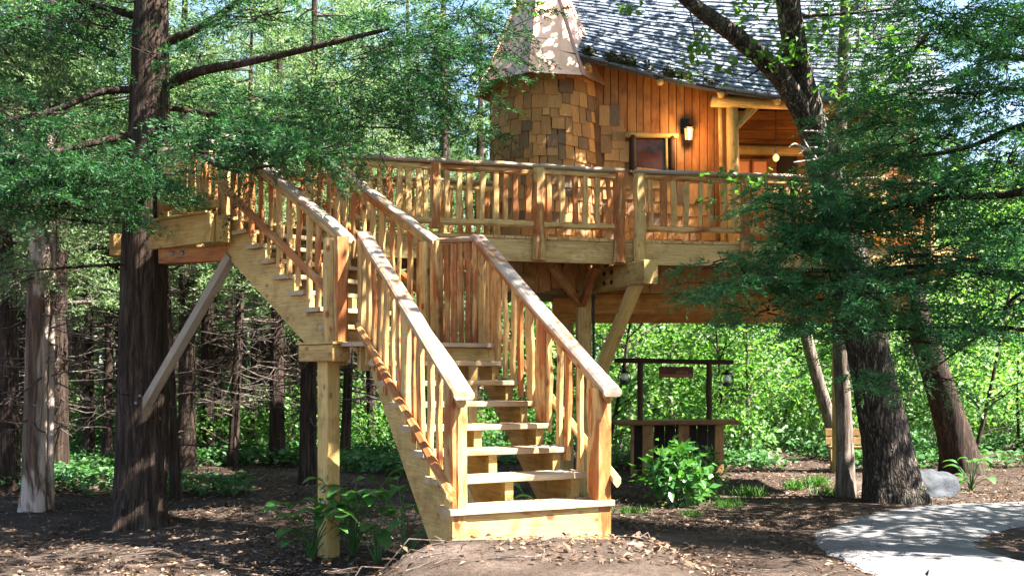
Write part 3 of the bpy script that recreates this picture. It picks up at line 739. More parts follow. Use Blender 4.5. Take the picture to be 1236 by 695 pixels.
while z < 5.15:
    timber('wall_board', hs, V3((3.1, 15.03), z + .075), V3((5.42, 15.06), z + .075), .03, .142, M['wall'], (0, 1, 0), 2, 0, .004, .15); z += .15
for xa, xb in ((3.52, 3.70), (3.78, 3.98)):
    wn = box('window', hs, xa - .03, xb + .03, 14.96, 15.0, 3.9, 4.48, M['red'])
    put('pane', mesh_py('pane', [(xa, 14.954, 3.94), (xb, 14.954, 3.94), (xb, 14.954, 4.44), (xa, 14.954, 4.44)], [(0, 1, 2, 3)], M['winglow']), wn)
dr = timber('door', hs, V3((4.30, 14.97), 2.87), V3((4.30, 14.97), 4.62), .30, .05, M['dark'], (1, 0, 0), 1, 0, 0, .1)
put('handle', mesh_py('handle', [(-.02, -.05, 1.0), (.02, -.05, 1.0), (.02, -.05, 1.14), (-.02, -.05, 1.14), (-.012, -.02, 1.0), (.012, -.02, 1.0), (.012, -.02, 1.14), (-.012, -.02, 1.14)], [(0, 1, 2, 3), (0, 4, 5, 1), (1, 5, 6, 2), (2, 6, 7, 3), (3, 7, 4, 0)], M['steel']), dr, WM[dr.name])
# room beyond the porch
x = 5.45
while x < 5.85:
    timber('wall_board', hs, V3((x + .075, 14.05), 2.35), V3((x + .075, 14.05), 5.05), .142, .03, M['wall'], (1, 0, 0), 1, 0, .004, .15); x += .15
box('inner_wall', hs, 5.45, 5.92, 14.1, 17.2, 2.86, 5.2, M['wall'])
box('inner_wall', hs, 3.13, 5.44, 15.1, 17.6, 2.87, 5.2, M['brown_backing'])
# window in the board wall
wn = thing_w = timber('window', hs, V3((1.68, wallY(1.7) - .045), 4.02), V3((2.40, wallY(2.4) - .045), 4.02), .12, .05, M['hutdark'], (0, 1, 0), 2, .003, .05, .3)
log('window_header', (1.62, wallY(1.6) - .05, 4.56), (2.39, wallY(2.4) - .05, 4.555), .042, .036, 'log', wn, 9, 8, .07, 11)
log('window_jamb', (1.74, wallY(1.7) - .045, 4.02), (1.735, wallY(1.7) - .045, 4.55), .055, .05, 'hutdark', wn, 8, 8, .06, 12)
log('window_jamb', (2.31, wallY(2.3) - .045, 4.02), (2.305, wallY(2.3) - .045, 4.55), .045, .045, 'hutdark', wn, 8, 8, .06, 13)
log('window_jamb', (2.235, wallY(2.2) - .03, 4.04), (2.225, wallY(2.2) - .03, 4.53), .022, .02, 'log', wn, 7, 6, .06, 14)
y_ = wallY(2.0) - .022
put('pane', mesh_py('pane', [(1.78, y_, 4.06), (2.23, y_ + .03, 4.06), (2.23, y_ + .03, 4.53), (1.78, y_, 4.53), (1.78, y_ + .008, 4.06), (2.23, y_ + .038, 4.06), (2.23, y_ + .038, 4.53), (1.78, y_ + .008, 4.53)], [(0, 1, 2, 3), (7, 6, 5, 4), (0, 4, 5, 1), (3, 2, 6, 7)], M['glass']), wn)
# rafters' tails under the eave
EX = [.55, 1.09, 1.77, 2.6, 3.3, 4.09, 4.87, 6.0, 6.3]; EZ = [5.66, 5.53, 5.36, 5.17, 5.075, 5.0, 4.97, 4.99, 5.06]
def eave(x): return Vector((x, 13.33 + .045 * (x - 1), float(np.interp(x, EX, EZ))))
for k in range(1):
    EXs = np.linspace(.55, 6.3, 58); ez = np.interp(EXs, EX, EZ); kk = np.ones(9) / 9
    ez = np.convolve(np.pad(ez, 4, 'edge'), kk, 'valid')
def eavez(x): return float(np.interp(x, EXs, ez))
RY, RZ = 15.9, 8.05
def rp(x, v, lift=0.0):
    y0 = 13.33 + .045 * (x - 1); z0 = eavez(x)
    return Vector((x, y0 + (RY - y0) * v - lift * .6, z0 + (RZ - z0) * (.92 * v + .08 * v * v) + lift * .75))
nu, nv = 34, 14; V = []; Fc = []
for th in (-.022, -.065):
    for i in range(nu + 1):
        for j in range(nv + 1): V.append(tuple(rp(.55 + 5.75 * i / nu, j / nv, th)))
o = (nu + 1) * (nv + 1); idx = lambda i, j: i * (nv + 1) + j
for i in range(nu):
    for j in range(nv):
        Fc.append((idx(i, j), idx(i + 1, j), idx(i + 1, j + 1), idx(i, j + 1))); Fc.append((o + idx(i, j + 1), o + idx(i + 1, j + 1), o + idx(i + 1, j), o + idx(i, j)))
    Fc.append((o + idx(i, 0), o + idx(i + 1, 0), idx(i + 1, 0), idx(i, 0)))
for j in range(nv):
    Fc.append((idx(0, j), idx(0, j + 1), o + idx(0, j + 1), o + idx(0, j))); Fc.append((idx(nu, j + 1), idx(nu, j), o + idx(nu, j), o + idx(nu, j + 1)))
rf = put('roof', mesh_py('roof', V, Fc, M['drip']), hs)
VV = []; FF = []; nr = 34
for r in range(nr):
    v0 = r / nr; v1 = (r + 1.25) / nr; x = .5 + random.uniform(0, .18)
    while x < 6.25:
        wd = random.uniform(.15, .3); x1 = min(x + wd, 6.32); xa = max(x, .53); l0 = .012 + random.uniform(0, .009)
        dv = rnd(.006)
        b = len(VV)
        VV += [tuple(rp(xa + .004, max(v0 + dv, -.004), l0)), tuple(rp(x1 - .004, max(v0 + dv, -.004), l0)), tuple(rp(x1 - .004, v1, -.008)), tuple(rp(xa + .004, v1, -.008)), tuple(rp(xa + .004, max(v0 + dv, -.004), -.015)), tuple(rp(x1 - .004, max(v0 + dv, -.004), -.015))]
        FF += [(b, b + 1, b + 2, b + 3), (b + 4, b + 5, b + 1, b)]
        x += wd
tag(put('roof_shingles', mesh_py('roof_shingles', VV, FF, M['roof']), rf), kind='stuff')
# back slope and gable ends
put('roof_back', mesh_py('roof_back', [tuple(rp(.55, 1, -.02)), tuple(rp(6.3, 1, -.02)), (6.3, 17.9, 5.1), (.55, 17.9, 5.4), tuple(rp(.55, 1, -.12)), tuple(rp(6.3, 1, -.12)), (6.3, 17.9, 5.0), (.55, 17.9, 5.3)], [(0, 1, 2, 3), (7, 6, 5, 4), (0, 3, 7, 4), (1, 5, 6, 2), (3, 2, 6, 7)], M['roof']), hs)
for xg in (.85, 5.9):
    put('gable', mesh_py('gable', [(xg, 13.95, 2.86), (xg, 17.6, 2.86), (xg, 17.6, 6.0), (xg, 15.9, 7.8), (xg, 13.95, 5.45), (xg + .02, 13.95, 2.86), (xg + .02, 17.6, 2.86), (xg + .02, 17.6, 6.0), (xg + .02, 15.9, 7.8), (xg + .02, 13.95, 5.45)], [(0, 1, 2, 3, 4), (9, 8, 7, 6, 5), (0, 4, 9, 5), (1, 6, 7, 2)], M['wall']), hs)
for xr in (2.08, 2.95, 3.75, 4.6):
    log('rafter_tail', (xr, 14.0, eavez(xr) + .52), (xr, 13.38 + .045 * (xr - 1), eavez(xr) - .075), .055, .05, 'log', hs, 9, 4, .03, int(xr * 9))
def wtop(x):
    y0 = 13.33 + .045 * (x - 1); return rp(x, (wallY(x) + .02 - y0) / (RY - y0), -.065).z - .04
# board wall and its backing
x = wx0 - .05
while x < 3.12:
    wd = random.choice([.10, .115, .13])
    p = Vector((x + wd / 2, wallY(x + wd / 2) + .012 + rnd(.003)))
    timber('wall_board', hs, V3(p, WZ0), V3(p, wtop(x + wd / 2)), wd - .008, .03, M['wall'], (1, .08, 0), 2, 0, .004, .18)
    x += wd
# roof debris
acc = Acc()
n = 900
xs = 1.0 + 1.9 * RG.random(n) ** 1.2; vv = np.abs(RG.normal(0, .035, n)) + .01
keep = (np.sin(xs * 9) + np.sin(xs * 23 + 1) + RG.normal(size=n) * .8) > .1
pp_ = np.array([tuple(rp(float(a), float(b), .02 + .03 * random.random())) for a, b in zip(xs[keep], vv[keep])])
acc.add(*leaf_arrays(pp_, RG.normal(size=pp_.shape) * (1, 1, .4), unit(RG.normal(size=pp_.shape) * .5 + np.array([0, -.5, .8])), .07, .045))
tag(put('fallen_leaves', acc.mesh('fallen_leaves', M['moss']), rf), kind='stuff')
# copper cone: eight pans with seams
AP = V3(KC, 7.35); ring = [(.965, 5.30), (.60, 5.82), (.0, 7.35)]
tipz = 7.35
for k in range(8):
    a0 = math.radians(-57 + 45 * k); a1 = a0 + math.radians(45)
    V = []; 
    for r, z in ((1.0, 5.245), (.965, 5.30), (.765, 5.72), (.02, 7.35)):
        for a in (a0, (a0 + a1) / 2, a1):
            rr = r * (1 if a != (a0 + a1) / 2 else math.cos(math.radians(22.5)))
            V.append((KC.x + rr * math.cos(a), KC.y + rr * math.sin(a), z))
    Fc = [(i * 3 + j, i * 3 + j + 1, (i + 1) * 3 + j + 1, (i + 1) * 3 + j) for i in range(3) for j in range(2)]
    pan = put('copper_panel', mesh_py('copper_panel', V, Fc, M['copper']), hs)
    if k % 1 == 0:
        V = []
        for r, z in ((1.005, 5.25), (.97, 5.31), (.77, 5.73), (.02, 7.37)):
            for da in (-.014, .014):
                rr = r + .006
                V.append((KC.x + rr * math.cos(a0) - da * math.sin(a0), KC.y + rr * math.sin(a0) + da * math.cos(a0), z - .01))
            V.append((KC.x + (r + .03) * math.cos(a0), KC.y + (r + .03) * math.sin(a0), z + .015))
        Fc = []
        for i in range(3):
            for a, b in ((0, 2), (2, 1)): Fc.append((i * 3 + a, i * 3 + b, i * 3 + 3 + b, i * 3 + 3 + a))
        put('seam', mesh_py('seam', V, Fc, M['copper']), pan)
V = [(KC.x + .93 * math.cos(math.radians(-57 + 45 * k)), KC.y + .93 * math.sin(math.radians(-57 + 45 * k)), 5.262) for k in range(8)] + [(KC.x + .6 * math.cos(math.radians(-57 + 45 * k)), KC.y + .6 * math.sin(math.radians(-57 + 45 * k)), 5.40) for k in range(8)]
put('soffit', mesh_py('soffit', V, [(k, (k + 1) % 8, 8 + (k + 1) % 8, 8 + k) for k in range(8)], M['wall']), hs)
log('ridge_end', (1.10, 13.6, 5.40), (1.06, 13.36, 5.42), .055, .05, 'log', hs, 9, 3, .03, 44)

# ------------------------------------------------------------------ lamps
def lathe(prof, sides=8, off=(0, 0), rot=0.0):
    V = []; Fc = []
    for r, z in prof:
        for i in range(sides): V.append((off[0] + r * math.cos(rot + i * math.tau / sides), off[1] + r * math.sin(rot + i * math.tau / sides), z))
    for j in range(len(prof) - 1):
        for i in range(sides):
            a = j * sides + i; b = j * sides + (i + 1) % sides; Fc.append((a, b, b + sides, a + sides))
    Fc += [tuple(range(sides))[::-1], tuple(range(len(V) - sides, len(V)))]
    return V, Fc
def wall_lantern(x, y, z, label, watts):
    t = thing('wall_lantern', (x, y, z), label, 'lantern'); W = WM[t.name]; K = .78
    V, Fc = lathe([(.055, 0), (.085, .20), (.085, .205)], 6)
    V = [(a * .97, b * .97, c) for a, b, c in V]; W = W @ Matrix.Scale(K, 4)
    put('glass', mesh_py('glass', V, Fc, M['lampglow']), t, W)
    V, Fc = lathe([(.105, .205), (.11, .22), (.06, .27), (.025, .30), (.02, .32)], 6); put('lantern_cap', mesh_py('lantern_cap', V, Fc, M['iron']), t, W)
    V, Fc = lathe([(.015, -.045), (.03, -.02), (.062, -.012), (.062, 0.0)], 6); put('lantern_base', mesh_py('lantern_base', V, Fc, M['iron']), t, W)
    for i in range(6):
        a = i * math.tau / 6; c, s_ = math.cos(a), math.sin(a)
        p0 = W @ Vector((.057 * c, .057 * s_, 0)); p1 = W @ Vector((.087 * c, .087 * s_, .205))
        timber('glazing_bar', t, p0, p1, .010, .010, M['iron'], (c, s_, 0), 1)
    yb = (wallY(x) - .012 - y) / K
    timber('bracket', t, W @ Vector((0, 0, .31)), W @ Vector((0, yb, .26)), .02, .025, M['iron'], (1, 0, 0), 1)
    timber('back_plate', t, W @ Vector((-.04, yb - .014, .16)), W @ Vector((-.04, yb - .014, .44)), .12, .024, M['iron'], (1, 0, 0), 1)
    lt = bpy.data.lights.new('lantern_light', 'POINT'); lt.energy = watts; lt.color = (1, .6, .25); lt.shadow_soft_size = .05
    lo = bpy.data.objects.new('lantern_light', lt); C.objects.link(lo); lo.parent = t; lo.location = (0, -.16, .06)
    return t
wall_lantern(2.53, wallY(2.53) - .17, 4.47, 'lit black metal lantern glowing on the orange board wall', 5)
t = thing('porch_lamp', (3.92, 14.2, 4.32), 'small glowing bulb hanging in the treehouse porch', 'lamp')
V, Fc = lathe([(.012, -.045), (.04, -.02), (.05, .015), (.035, .05), (.015, .07)], 10); put('bulb', mesh_py('bulb', V, Fc, M['lampglow'], True), t, WM[t.name])
V, Fc = lathe([(.022, .07), (.022, .12), (.006, .125), (.006, .95)], 8); put('cord', mesh_py('cord', V, Fc, M['iron']), t, WM[t.name])
lt = bpy.data.lights.new('porch_light', 'POINT'); lt.energy = 4; lt.color = (1, .5, .18); lt.shadow_soft_size = .06
lo = bpy.data.objects.new('porch_light', lt); C.objects.link(lo); lo.parent = t; lo.location = (0, -.12, -.02)

# ------------------------------------------------------------------ counter stand, sign, hurricane lanterns, bench, boulder
DH = 17.2
def PH(px, py, dd=0.0): return P(px, py, DH + dd)
g0 = gz(*PH(815, 560).xy)
hut = thing('counter_stand', (PH(815, 560).x, DH, g0), 'dark wooden counter stand with log posts and crossbar under the trees', 'stand')
timber('crossbar', hut, PH(742, 435), PH(885, 437), .075, .085, M['hutdark'], (0, 1, 0), 5, .006, .08, .35)
for px in (773, 856):
    timber('upright', hut, PH(px, 507), PH(px, 438), .10, .10, M['hutdark'], (1, 0, 0), 4, .007, .06, .3)
timber('counter_top', hut, PH(741, 509.5, -.1), PH(887, 508.5, -.1), .62, .075, M['hut'], (0, 1, 0), 4, .004, .05, .2)
zb_ = g0 - .05
for px, wd in ((763, .06), (782, .20), (825, .20), (868, .16)):
    p = PH(px, 520, -.25); timber('leg', hut, (p.x, p.y, zb_), (p.x, p.y, PH(800, 512).z), wd, .06, M['hut'], (1, 0, 0), 3, .004, .05, .15)
x0 = PH(765, 520).x
for i in range(8):
    p = Vector((x0 + .09 + i * .195, DH + .14, 0)); timber('back_board', hut, (p.x, p.y, zb_), (p.x, p.y, PH(800, 513).z), .188, .025, M['dark'], (1, 0, 0), 1)
sg = thing('hanging_sign', PH(816, 456, -.03), 'small dark red wooden sign hanging from the counter crossbar', 'sign')
sb_ = timber('sign_board', sg, PH(795.5, 449, -.03), PH(836.5, 449, -.03), .03, .20, M['signred'], (0, 1, 0), 1, 0, 0, .1)
q0 = PH(797, 453, -.052); q1 = PH(835, 453, -.052)
timber('sign_strip', sg, PH(797, 453.3, -.046), PH(835.5, 453.3, -.046), .012, .06, M['bench'], (0, 1, 0), 1)
def stroke(parent, pts, wd, mat):     # painted stroke standing a hair proud of the board
    V = []; Fc = []
    for i, (px, py) in enumerate(pts):
        p = PH(px, py, -.062); V += [(p.x - wd * .4, p.y, p.z - wd), (p.x + wd * .4, p.y, p.z + wd), (p.x - wd * .4, p.y + .008, p.z - wd), (p.x + wd * .4, p.y + .008, p.z + wd)]
        if i: b = 4 * i; Fc += [(b - 4, b, b + 1, b - 3), (b - 2, b - 1, b + 3, b + 2), (b - 4, b - 2, b + 2, b), (b - 3, b + 1, b + 3, b - 1)]
    put('lettering', mesh_py('lettering', V, Fc, mat), parent)
stroke(sg, [(816.5, 450.5), (817.2, 448), (818, 450), (819, 447.8), (820, 450)], .008, M['signgold'])
stroke(sg, [(821.2, 445.5), (821.4, 450)], .008, M['signgold']); stroke(sg, [(822.3, 450), (822.6, 448), (823.4, 450)], .008, M['signgold'])
stroke(sg, [(824.6, 446), (824.8, 450)], .008, M['signgold']); stroke(sg, [(826, 450), (827, 448), (828.3, 450), (829, 448.2), (829.8, 450.6)], .008, M['signgold'])
stroke(sg, [(814.5, 445), (812, 449), (810.6, 453)], .028, M['dark'])
for px in (799, 833): timber('hanger', sg, PH(px, 438.5, -.03), PH(px, 447, -.03), .008, .008, M['iron'], (1, 0, 0), 1)
def hurricane(px, py, label):
    p = PH(px, py, -.04); t = thing('hurricane_lantern', p, label, 'lantern'); W = WM[t.name]
    V, Fc = lathe([(.075, 0), (.08, .01), (.08, .05), (.05, .07), (.035, .08)], 12); put('fuel_tank', mesh_py('fuel_tank', V, Fc, M['iron']), t, W)
    V, Fc = lathe([(.035, .08), (.066, .12), (.068, .15), (.04, .20)], 12); put('globe', mesh_py('globe', V, Fc, M['whiteglass'], True), t, W)
    V, Fc = lathe([(.045, .20), (.06, .21), (.045, .25), (.03, .27), (.035, .29), (.01, .30)], 12); put('hood', mesh_py('hood', V, Fc, M['iron']), t, W)
    for sx in (-1, 1):
        q = [(sx * .06, 0, .03), (sx * .105, 0, .07), (sx * .105, 0, .18), (sx * .05, 0, .245)]
        V, Q = tube_arrays(q, [.011] * 4, 6, 9); put('side_tube', mesh_np('side_tube', V, Q, M['iron'], True), t, W)
    q = [(-.09, 0, .2), (-.06, 0, .32), (0, 0, .365), (.06, 0, .32), (.09, 0, .2)]
    V, Q = tube_arrays(q, [.004] * 5, 5, 13); put('bail', mesh_np('bail', V, Q, M['iron'], True), t, W)
    return t
hurricane(753.5, 464, 'black hurricane lantern with pale globe hung at the stair end of the crossbar')
hurricane(877.5, 466, 'black hurricane lantern with pale globe hung at the big trees end of the crossbar')

bx_, by_ = 6.35, 17.3; bz = gz(bx_, by_)
bn = thing('park_bench', (bx_, by_, bz), 'tan wooden bench half hidden behind the slim pale trunk', 'bench')
for z in (.52, .68): timber('back_slat', bn, (bx_ - .62, by_ + .18, bz + z), (bx_ + .62, by_ + .2, bz + z), .03, .13, M['bench'], (0, 1, 0), 2, .002, .02)
for y in (-.16, 0.0): timber('seat_slat', bn, (bx_ - .62, by_ + y - .02, bz + .42), (bx_ + .62, by_ + y - .02, bz + .42), .145, .04, M['bench'], (0, 1, 0), 2, .002, .02)
for sx in (-1, 1):
    timber('leg', bn, (bx_ + sx * .5, by_ - .17, bz - .04), (bx_ + sx * .5, by_ - .17, bz + .40), .08, .07, M['bench'], (1, 0, 0))
    timber('leg', bn, (bx_ + sx * .5, by_ + .13, bz - .04), (bx_ + sx * .5, by_ + .22, bz + .74), .08, .06, M['bench'], (1, 0, 0))

def boulder(x, y, sx, sy, sz, label, seed, rz=0):
    import bmesh
    bm = bmesh.new(); bmesh.ops.create_icosphere(bm, subdivisions=4, radius=1)
    for v in bm.verts:
        p = v.co.copy(); q = p + Vector((seed * 3.1, seed, 0))
        d = 1 + .28 * noise.noise(q * 1.1) + .12 * noise.noise(q * 2.7) + .05 * noise.noise(q * 7)
        p *= d; p.z = max(p.z, -.35)
        v.co = (p.x * sx, p.y * sy, p.z * sz)
    me = bpy.data.meshes.new('boulder'); bm.to_mesh(me); bm.free(); me.materials.append(M['stone'])
    for pol in me.polygons: pol.use_smooth = True
    tag(put('boulder', me, None, Matrix.Translation((x, y, gz(x, y) + .02)) @ Matrix.Rotation(rz, 4, 'Z')), label, 'boulder')
boulder(5.98, 13.95, .5, .36, .36, 'low rounded blue-grey boulder between the big trunk and the leaning trunk', 2, .3)
SHADE_TREES = [(9.5, 2.5, 1.1), (6.0, -1.5, 1.15), (1.0, -4.0, 1.2), (9.6, 9.2, 1.0)]
# ------------------------------------------------------------------ trees
def branch_pts(p0, p1, sag=0.0, wob=.05, n=5):
    p0 = np.array(p0, float); p1 = np.array(p1, float); L = np.linalg.norm(p1 - p0)
    out = []
    for i in range(n):
        t = i / (n - 1); q = p0 + (p1 - p0) * t; q[2] += -sag * L * 4 * t * (1 - t)
        if 0 < i < n - 1: q += RG.normal(size=3) * wob * L * .4
        out.append(q)
    return out
def tree_parts(t, trunk, branches, crown):
    for nm, me in (('trunk', trunk), ('branches', branches), ('crown', crown)):
        if me is not None: tag(put(nm, me, t, WM[t.name]), kind=None if nm == 'trunk' else 'stuff')

# generic cedar prototypes, local coordinates, base at origin
def cedar_proto(seed, H, r, h0, spread, nlimb, leafmat_, ll=.11, lw=.024, m=12, per=5, dead=34, lean=(0, 0), barkm='bark_cedar'):
    rg = np.random.default_rng(seed)
    tp = [(0, 0, -.15), (lean[0] * .3 + rg.normal() * .03, lean[1] * .3, H * .3), (lean[0] * .7 + rg.normal() * .05, lean[1] * .7, H * .65), (lean[0], lean[1], H)]
    V, Q = tube_arrays(tp, [r, r * .8, r * .5, r * .08], 14, 46, .05, 9, seed, .35)
    trunk = mesh_np('cedar_trunk', V, Q, M[barkm], True)
    def tr(z): f = min(max(z / H, 0), 1); return np.array([np.interp(f, [0, .3, .65, 1], [p[0] for p in tp]), np.interp(f, [0, .3, .65, 1], [p[1] for p in tp]), z])
    br = Acc(); cr = Acc(); O = []; A = []
    for i in range(nlimb):
        z = h0 + (H - h0) * ((i + rg.random()) / nlimb) ** 1.1; a = rg.uniform(0, 2 * np.pi)
        L = spread * (1 - .75 * (z - h0) / (H - h0)) * rg.uniform(.6, 1.15)
        p0 = tr(z); dr = np.array([np.cos(a), np.sin(a), rg.uniform(-.05, .35)])
        pts = branch_pts(p0, p0 + dr * L, rg.uniform(-.02, .06), .05, 5)
        br.add(*tube_arrays(pts, np.linspace(.035 * L / spread + .008, .005, 5), 4))
        nt_ = int(6 + 5 * L)
        for k in range(nt_):
            f = rg.uniform(.25, 1); j = min(int(f * 4), 3); g = f * 4 - j; b = pts[j] * (1 - g) + pts[j + 1] * g
            sd = rg.normal(size=3) * np.array([1, 1, .45]); dd = unit(dr * .7 + sd * .8); tl = rg.uniform(.25, .65) * (1.2 - .5 * f)
            for s in range(per):
                q = b + dd * tl * (s + .5) / per + rg.normal(size=3) * .05
                O.append(q); A.append(unit(dd + rg.normal(size=3) * .5 + np.array([0, 0, .12])))
    cr.add(*spray_arrays(np.array(O), np.array(A), m, .26, ll, lw, rg))
    for i in range(dead):
        z = rg.uniform(.7, h0 + 1.2); a = rg.uniform(0, 2 * np.pi); L = rg.uniform(.4, 1.9); p0 = tr(z)
        p1 = p0 + np.array([np.cos(a), np.sin(a), rg.uniform(-.35, .25)]) * L
        pts = branch_pts(p0, p1, rg.uniform(-.03, .08), .09, 4)
        br.add(*tube_arrays(pts, np.linspace(.016, .004, 4), 3))
        for k in range(3):
            b = pts[1 + k % 2] * rg.random() + pts[2 + k % 2] * .5 + pts[1] * 0; b = pts[1] + (pts[3] - pts[1]) * rg.random()
            e = b + unit(rg.normal(size=3) * np.array([1, 1, .6]) + (p1 - p0) * .6) * L * rg.uniform(.2, .45)
            br.add(*tube_arrays([b, (b + e) / 2 + rg.normal(size=3) * .03, e], [.006, .004, .002], 3))
    return trunk, br.mesh('cedar_branches', M['deadwood']), cr.mesh('cedar_crown', M[leafmat_])

def broad_proto(seed, H, r, h0, rad, nclu, leaf, lm, per=42, crad=.42, lean=(0, 0), barkm='bark_thin', gap=.0):
    rg = np.random.default_rng(seed)
    tp = [(0, 0, -.15), (lean[0] * .3 + rg.normal() * .06, lean[1] * .3 + rg.normal() * .05, H * .3), (lean[0] * .7 + rg.normal() * .1, lean[1] * .7, H * .62), (lean[0], lean[1], H * .92)]
    V, Q = tube_arrays(tp, [r, r * .78, r * .5, r * .12], 10, 30, .05, 7, seed, .3)
    br = Acc(); cr = Acc(); trunk = mesh_np('broadleaf_trunk', V, Q, M[barkm], True)
    cen = []
    while len(cen) < nclu:
        q = rg.normal(size=3); q = q / np.linalg.norm(q) * rg.uniform(.35, 1) ** .6
        c = np.array([lean[0] * .7, lean[1] * .7, (H + h0) / 2]) + q * np.array([rad, rad, (H - h0) / 2])
        if noise.noise(Vector(c) * .7 + Vector((seed, 0, 0))) > -.25 + gap: cen.append(c)
    for i, c in enumerate(cen):
        if i % 3 == 0:
            z = max(min(c[2] - rg.uniform(.3, 1.0), H * .85), h0 * .6); f = z / H
            p0 = np.array([np.interp(f, [0, .3, .62, .92], [p[0] for p in tp]), np.interp(f, [0, .3, .62, .92], [p[1] for p in tp]), z])
            br.add(*tube_arrays(branch_pts(p0, c, .03, .07, 5), np.linspace(max(r * .28, .016), .007, 5), 4))
    cen = np.array(cen); N = nclu * per
    pos = np.repeat(cen, per, 0) + rg.normal(size=(N, 3)) * crad * np.array([.6, .6, .38])
    d = unit(rg.normal(size=(N, 3)) * np.array([1, 1, .45]) + np.array([0, 0, -.25])); nn = unit(rg.normal(size=(N, 3)) * .55 + np.array([0, 0, 1.]))
    L = leaf * rg.uniform(.6, 1.35, N)
    cr.add(*leaf_arrays(pos, d, nn, L, L * .62))
    return trunk, br.mesh('broadleaf_branches', M[barkm]), cr.mesh('broadleaf_crown', M[lm])

CED = [cedar_proto(101, 10.5, .17, 3.0, 2.0, 30, 'cedar_back'), cedar_proto(102, 9.0, .13, 2.7, 1.7, 26, 'cedar_back', lean=(.35, .1)), cedar_proto(103, 11.5, .20, 3.4, 2.2, 32, 'cedar_back', lean=(-.3, 0)),
       cedar_proto(104, 7.5, .075, 3.2, 1.0, 16, 'cedar_back', dead=50, lean=(.25, .2))]
BRO = [broad_proto(201, 8.5, .12, 2.2, 2.2, 190, .17, 'leaf_bright', per=26), broad_proto(202, 6.0, .06, 1.2, 1.6, 110, .16, 'leaf_bright', lean=(.5, 0), per=24), broad_proto(203, 9.5, .14, 2.6, 2.5, 210, .17, 'leaf_mid', lean=(-.4, 0), per=28)]

SAP = [broad_proto(221, 4.6, .04, .5, 1.25, 50, .115, 'leaf_bright', per=24, crad=.5, lean=(.9, .2), barkm='bark_cedar'), broad_proto(222, 5.5, .055, .9, 1.4, 56, .095, 'leaf_bright', per=28, crad=.55, lean=(-1.0, 0), barkm='bark_thin'), broad_proto(223, 3.8, .035, .3, 1.1, 42, .15, 'leaf_mid', per=15, crad=.45, lean=(.5, 0), barkm='bark_cedar')]
def inst(name, protos, x, y, rz, s, label, cat, group):
    t = bpy.data.objects.new(name, None); t.empty_display_size = .2
    link(t, None, Matrix.Translation((x, y, gz(x, y))) @ Matrix.Rotation(rz, 4, 'Z') @ Matrix.Scale(s, 4)); tag(t, label, cat, group)
    tree_parts(t, *protos); return t

# the cedar the platform hangs on
def foliage(acc, c, rad, n, ll=.085, lw=.016, m=24, L=.23, rg=RG, br=None):
    """fronds: branchlets growing outward through a flattened pad, feathery sprays set along both sides of each"""
    c = np.array(c, float); rad = np.array(rad, float); k = max(3, n // 9)
    O = []; A = []
    for i in range(k):
        q = rg.normal(size=3); q /= np.linalg.norm(q); q *= rg.random() ** .45
        s = c + q * rad * .75
        dr = unit(q * rad * np.array([1, 1, .25]) + rg.normal(size=3) * np.array([.28, .28, .10]) * rad.max()); ln = rg.uniform(.28, .65) * min(1.3, .6 + rad.max())
        sd = unit(np.cross(dr, np.array([0, 0, 1.]) + rg.normal(size=3) * .25))
        pts = [s + dr * ln * t + np.array([0, 0, -.22 * ln * t * t]) for t in (0, .33, .66, 1)]
        if br is not None: br.add(*tube_arrays(pts, [.007, .005, .004, .002], 3))
        for s_ in range(9):
            t = (s_ + .6) / 9; b = s + dr * ln * t + np.array([0, 0, -.22 * ln * t * t])
            O.append(b + rg.normal(size=3) * .012); A.append(dr * .75 + sd * (1 if s_ % 2 else -1) * (.95 - .5 * t) + rg.normal(size=3) * .16 + np.array([0, 0, -.10]))
    acc.add(*spray_arrays(np.array(O), np.array(A), m, L, ll, lw, rg, .5, .3))

def hand_tree(name, label, base, pts, rad, barkm, limbs, pads, leafm, ridges=16, rough=.05, flare=.45, sides=30, rings=90, seed=3, cat='tree', group=None, deadtwigs=0, extra_leaf=None, dens=.6):
    t = thing(name, base, label, cat, group); Wb = Matrix.Identity(4)
    V, Q = tube_arrays(pts, rad, sides, rings, rough, ridges, seed, flare)
    b = np.array(tuple(WM[t.name].translation))
    put('trunk', mesh_np('trunk', V - b, Q, M[barkm], True), t, WM[t.name])
    br = Acc(); cr = Acc()
    for lp_, r0, r1 in limbs:
        lv, lq = tube_arrays(lp_, np.linspace(r0, r1, len(lp_)), 8, len(lp_) * 5, .05, 5, 7); put('limb', mesh_np('limb', lv - b, lq, M[barkm], True), t, WM[t.name])
    for pd in pads:
        c, rr, n = pd[:3]
        foliage(cr, c, rr, int(n * dens), br=br, **(pd[3] if len(pd) > 3 else {}))
        # twigs from the pad's middle
        c = np.array(tuple(c)); rr = np.array(rr)
        for k in range(7):
            e = c + RG.normal(size=3) * rr * .6; br.add(*tube_arrays(branch_pts(c + RG.normal(size=3) * rr * .15, e, .02, .08, 4), [.010, .007, .005, .003], 4))
    for k in range(deadtwigs):
        f = RG.random(); i = int(f * (len(pts) - 1)); p0 = np.array(tuple(pts[i])) * (1 - f % 1) + np.array(tuple(pts[min(i + 1, len(pts) - 1)])) * (f % 1)
        L = RG.uniform(.5, 1.3); p1 = p0 + unit(RG.normal(size=3) * np.array([1, 1, .4])) * L
        br.add(*tube_arrays(branch_pts(p0, p1, .03, .1, 5), [.014, .01, .007, .005, .002], 4))
    if br.n: tag(put('twigs', mesh_np('twigs', np.vstack(br.V) - b, np.vstack(br.F), M[barkm], True), t, WM[t.name]), kind='stuff')
    if extra_leaf: extra_leaf(cr)
    if cr.n: tag(put('crown', mesh_np('crown', np.vstack(cr.V) - b, np.vstack(cr.F), M[leafm]), t, WM[t.name]), kind='stuff')
    return t
def PX(*a): return tuple(P(*a))

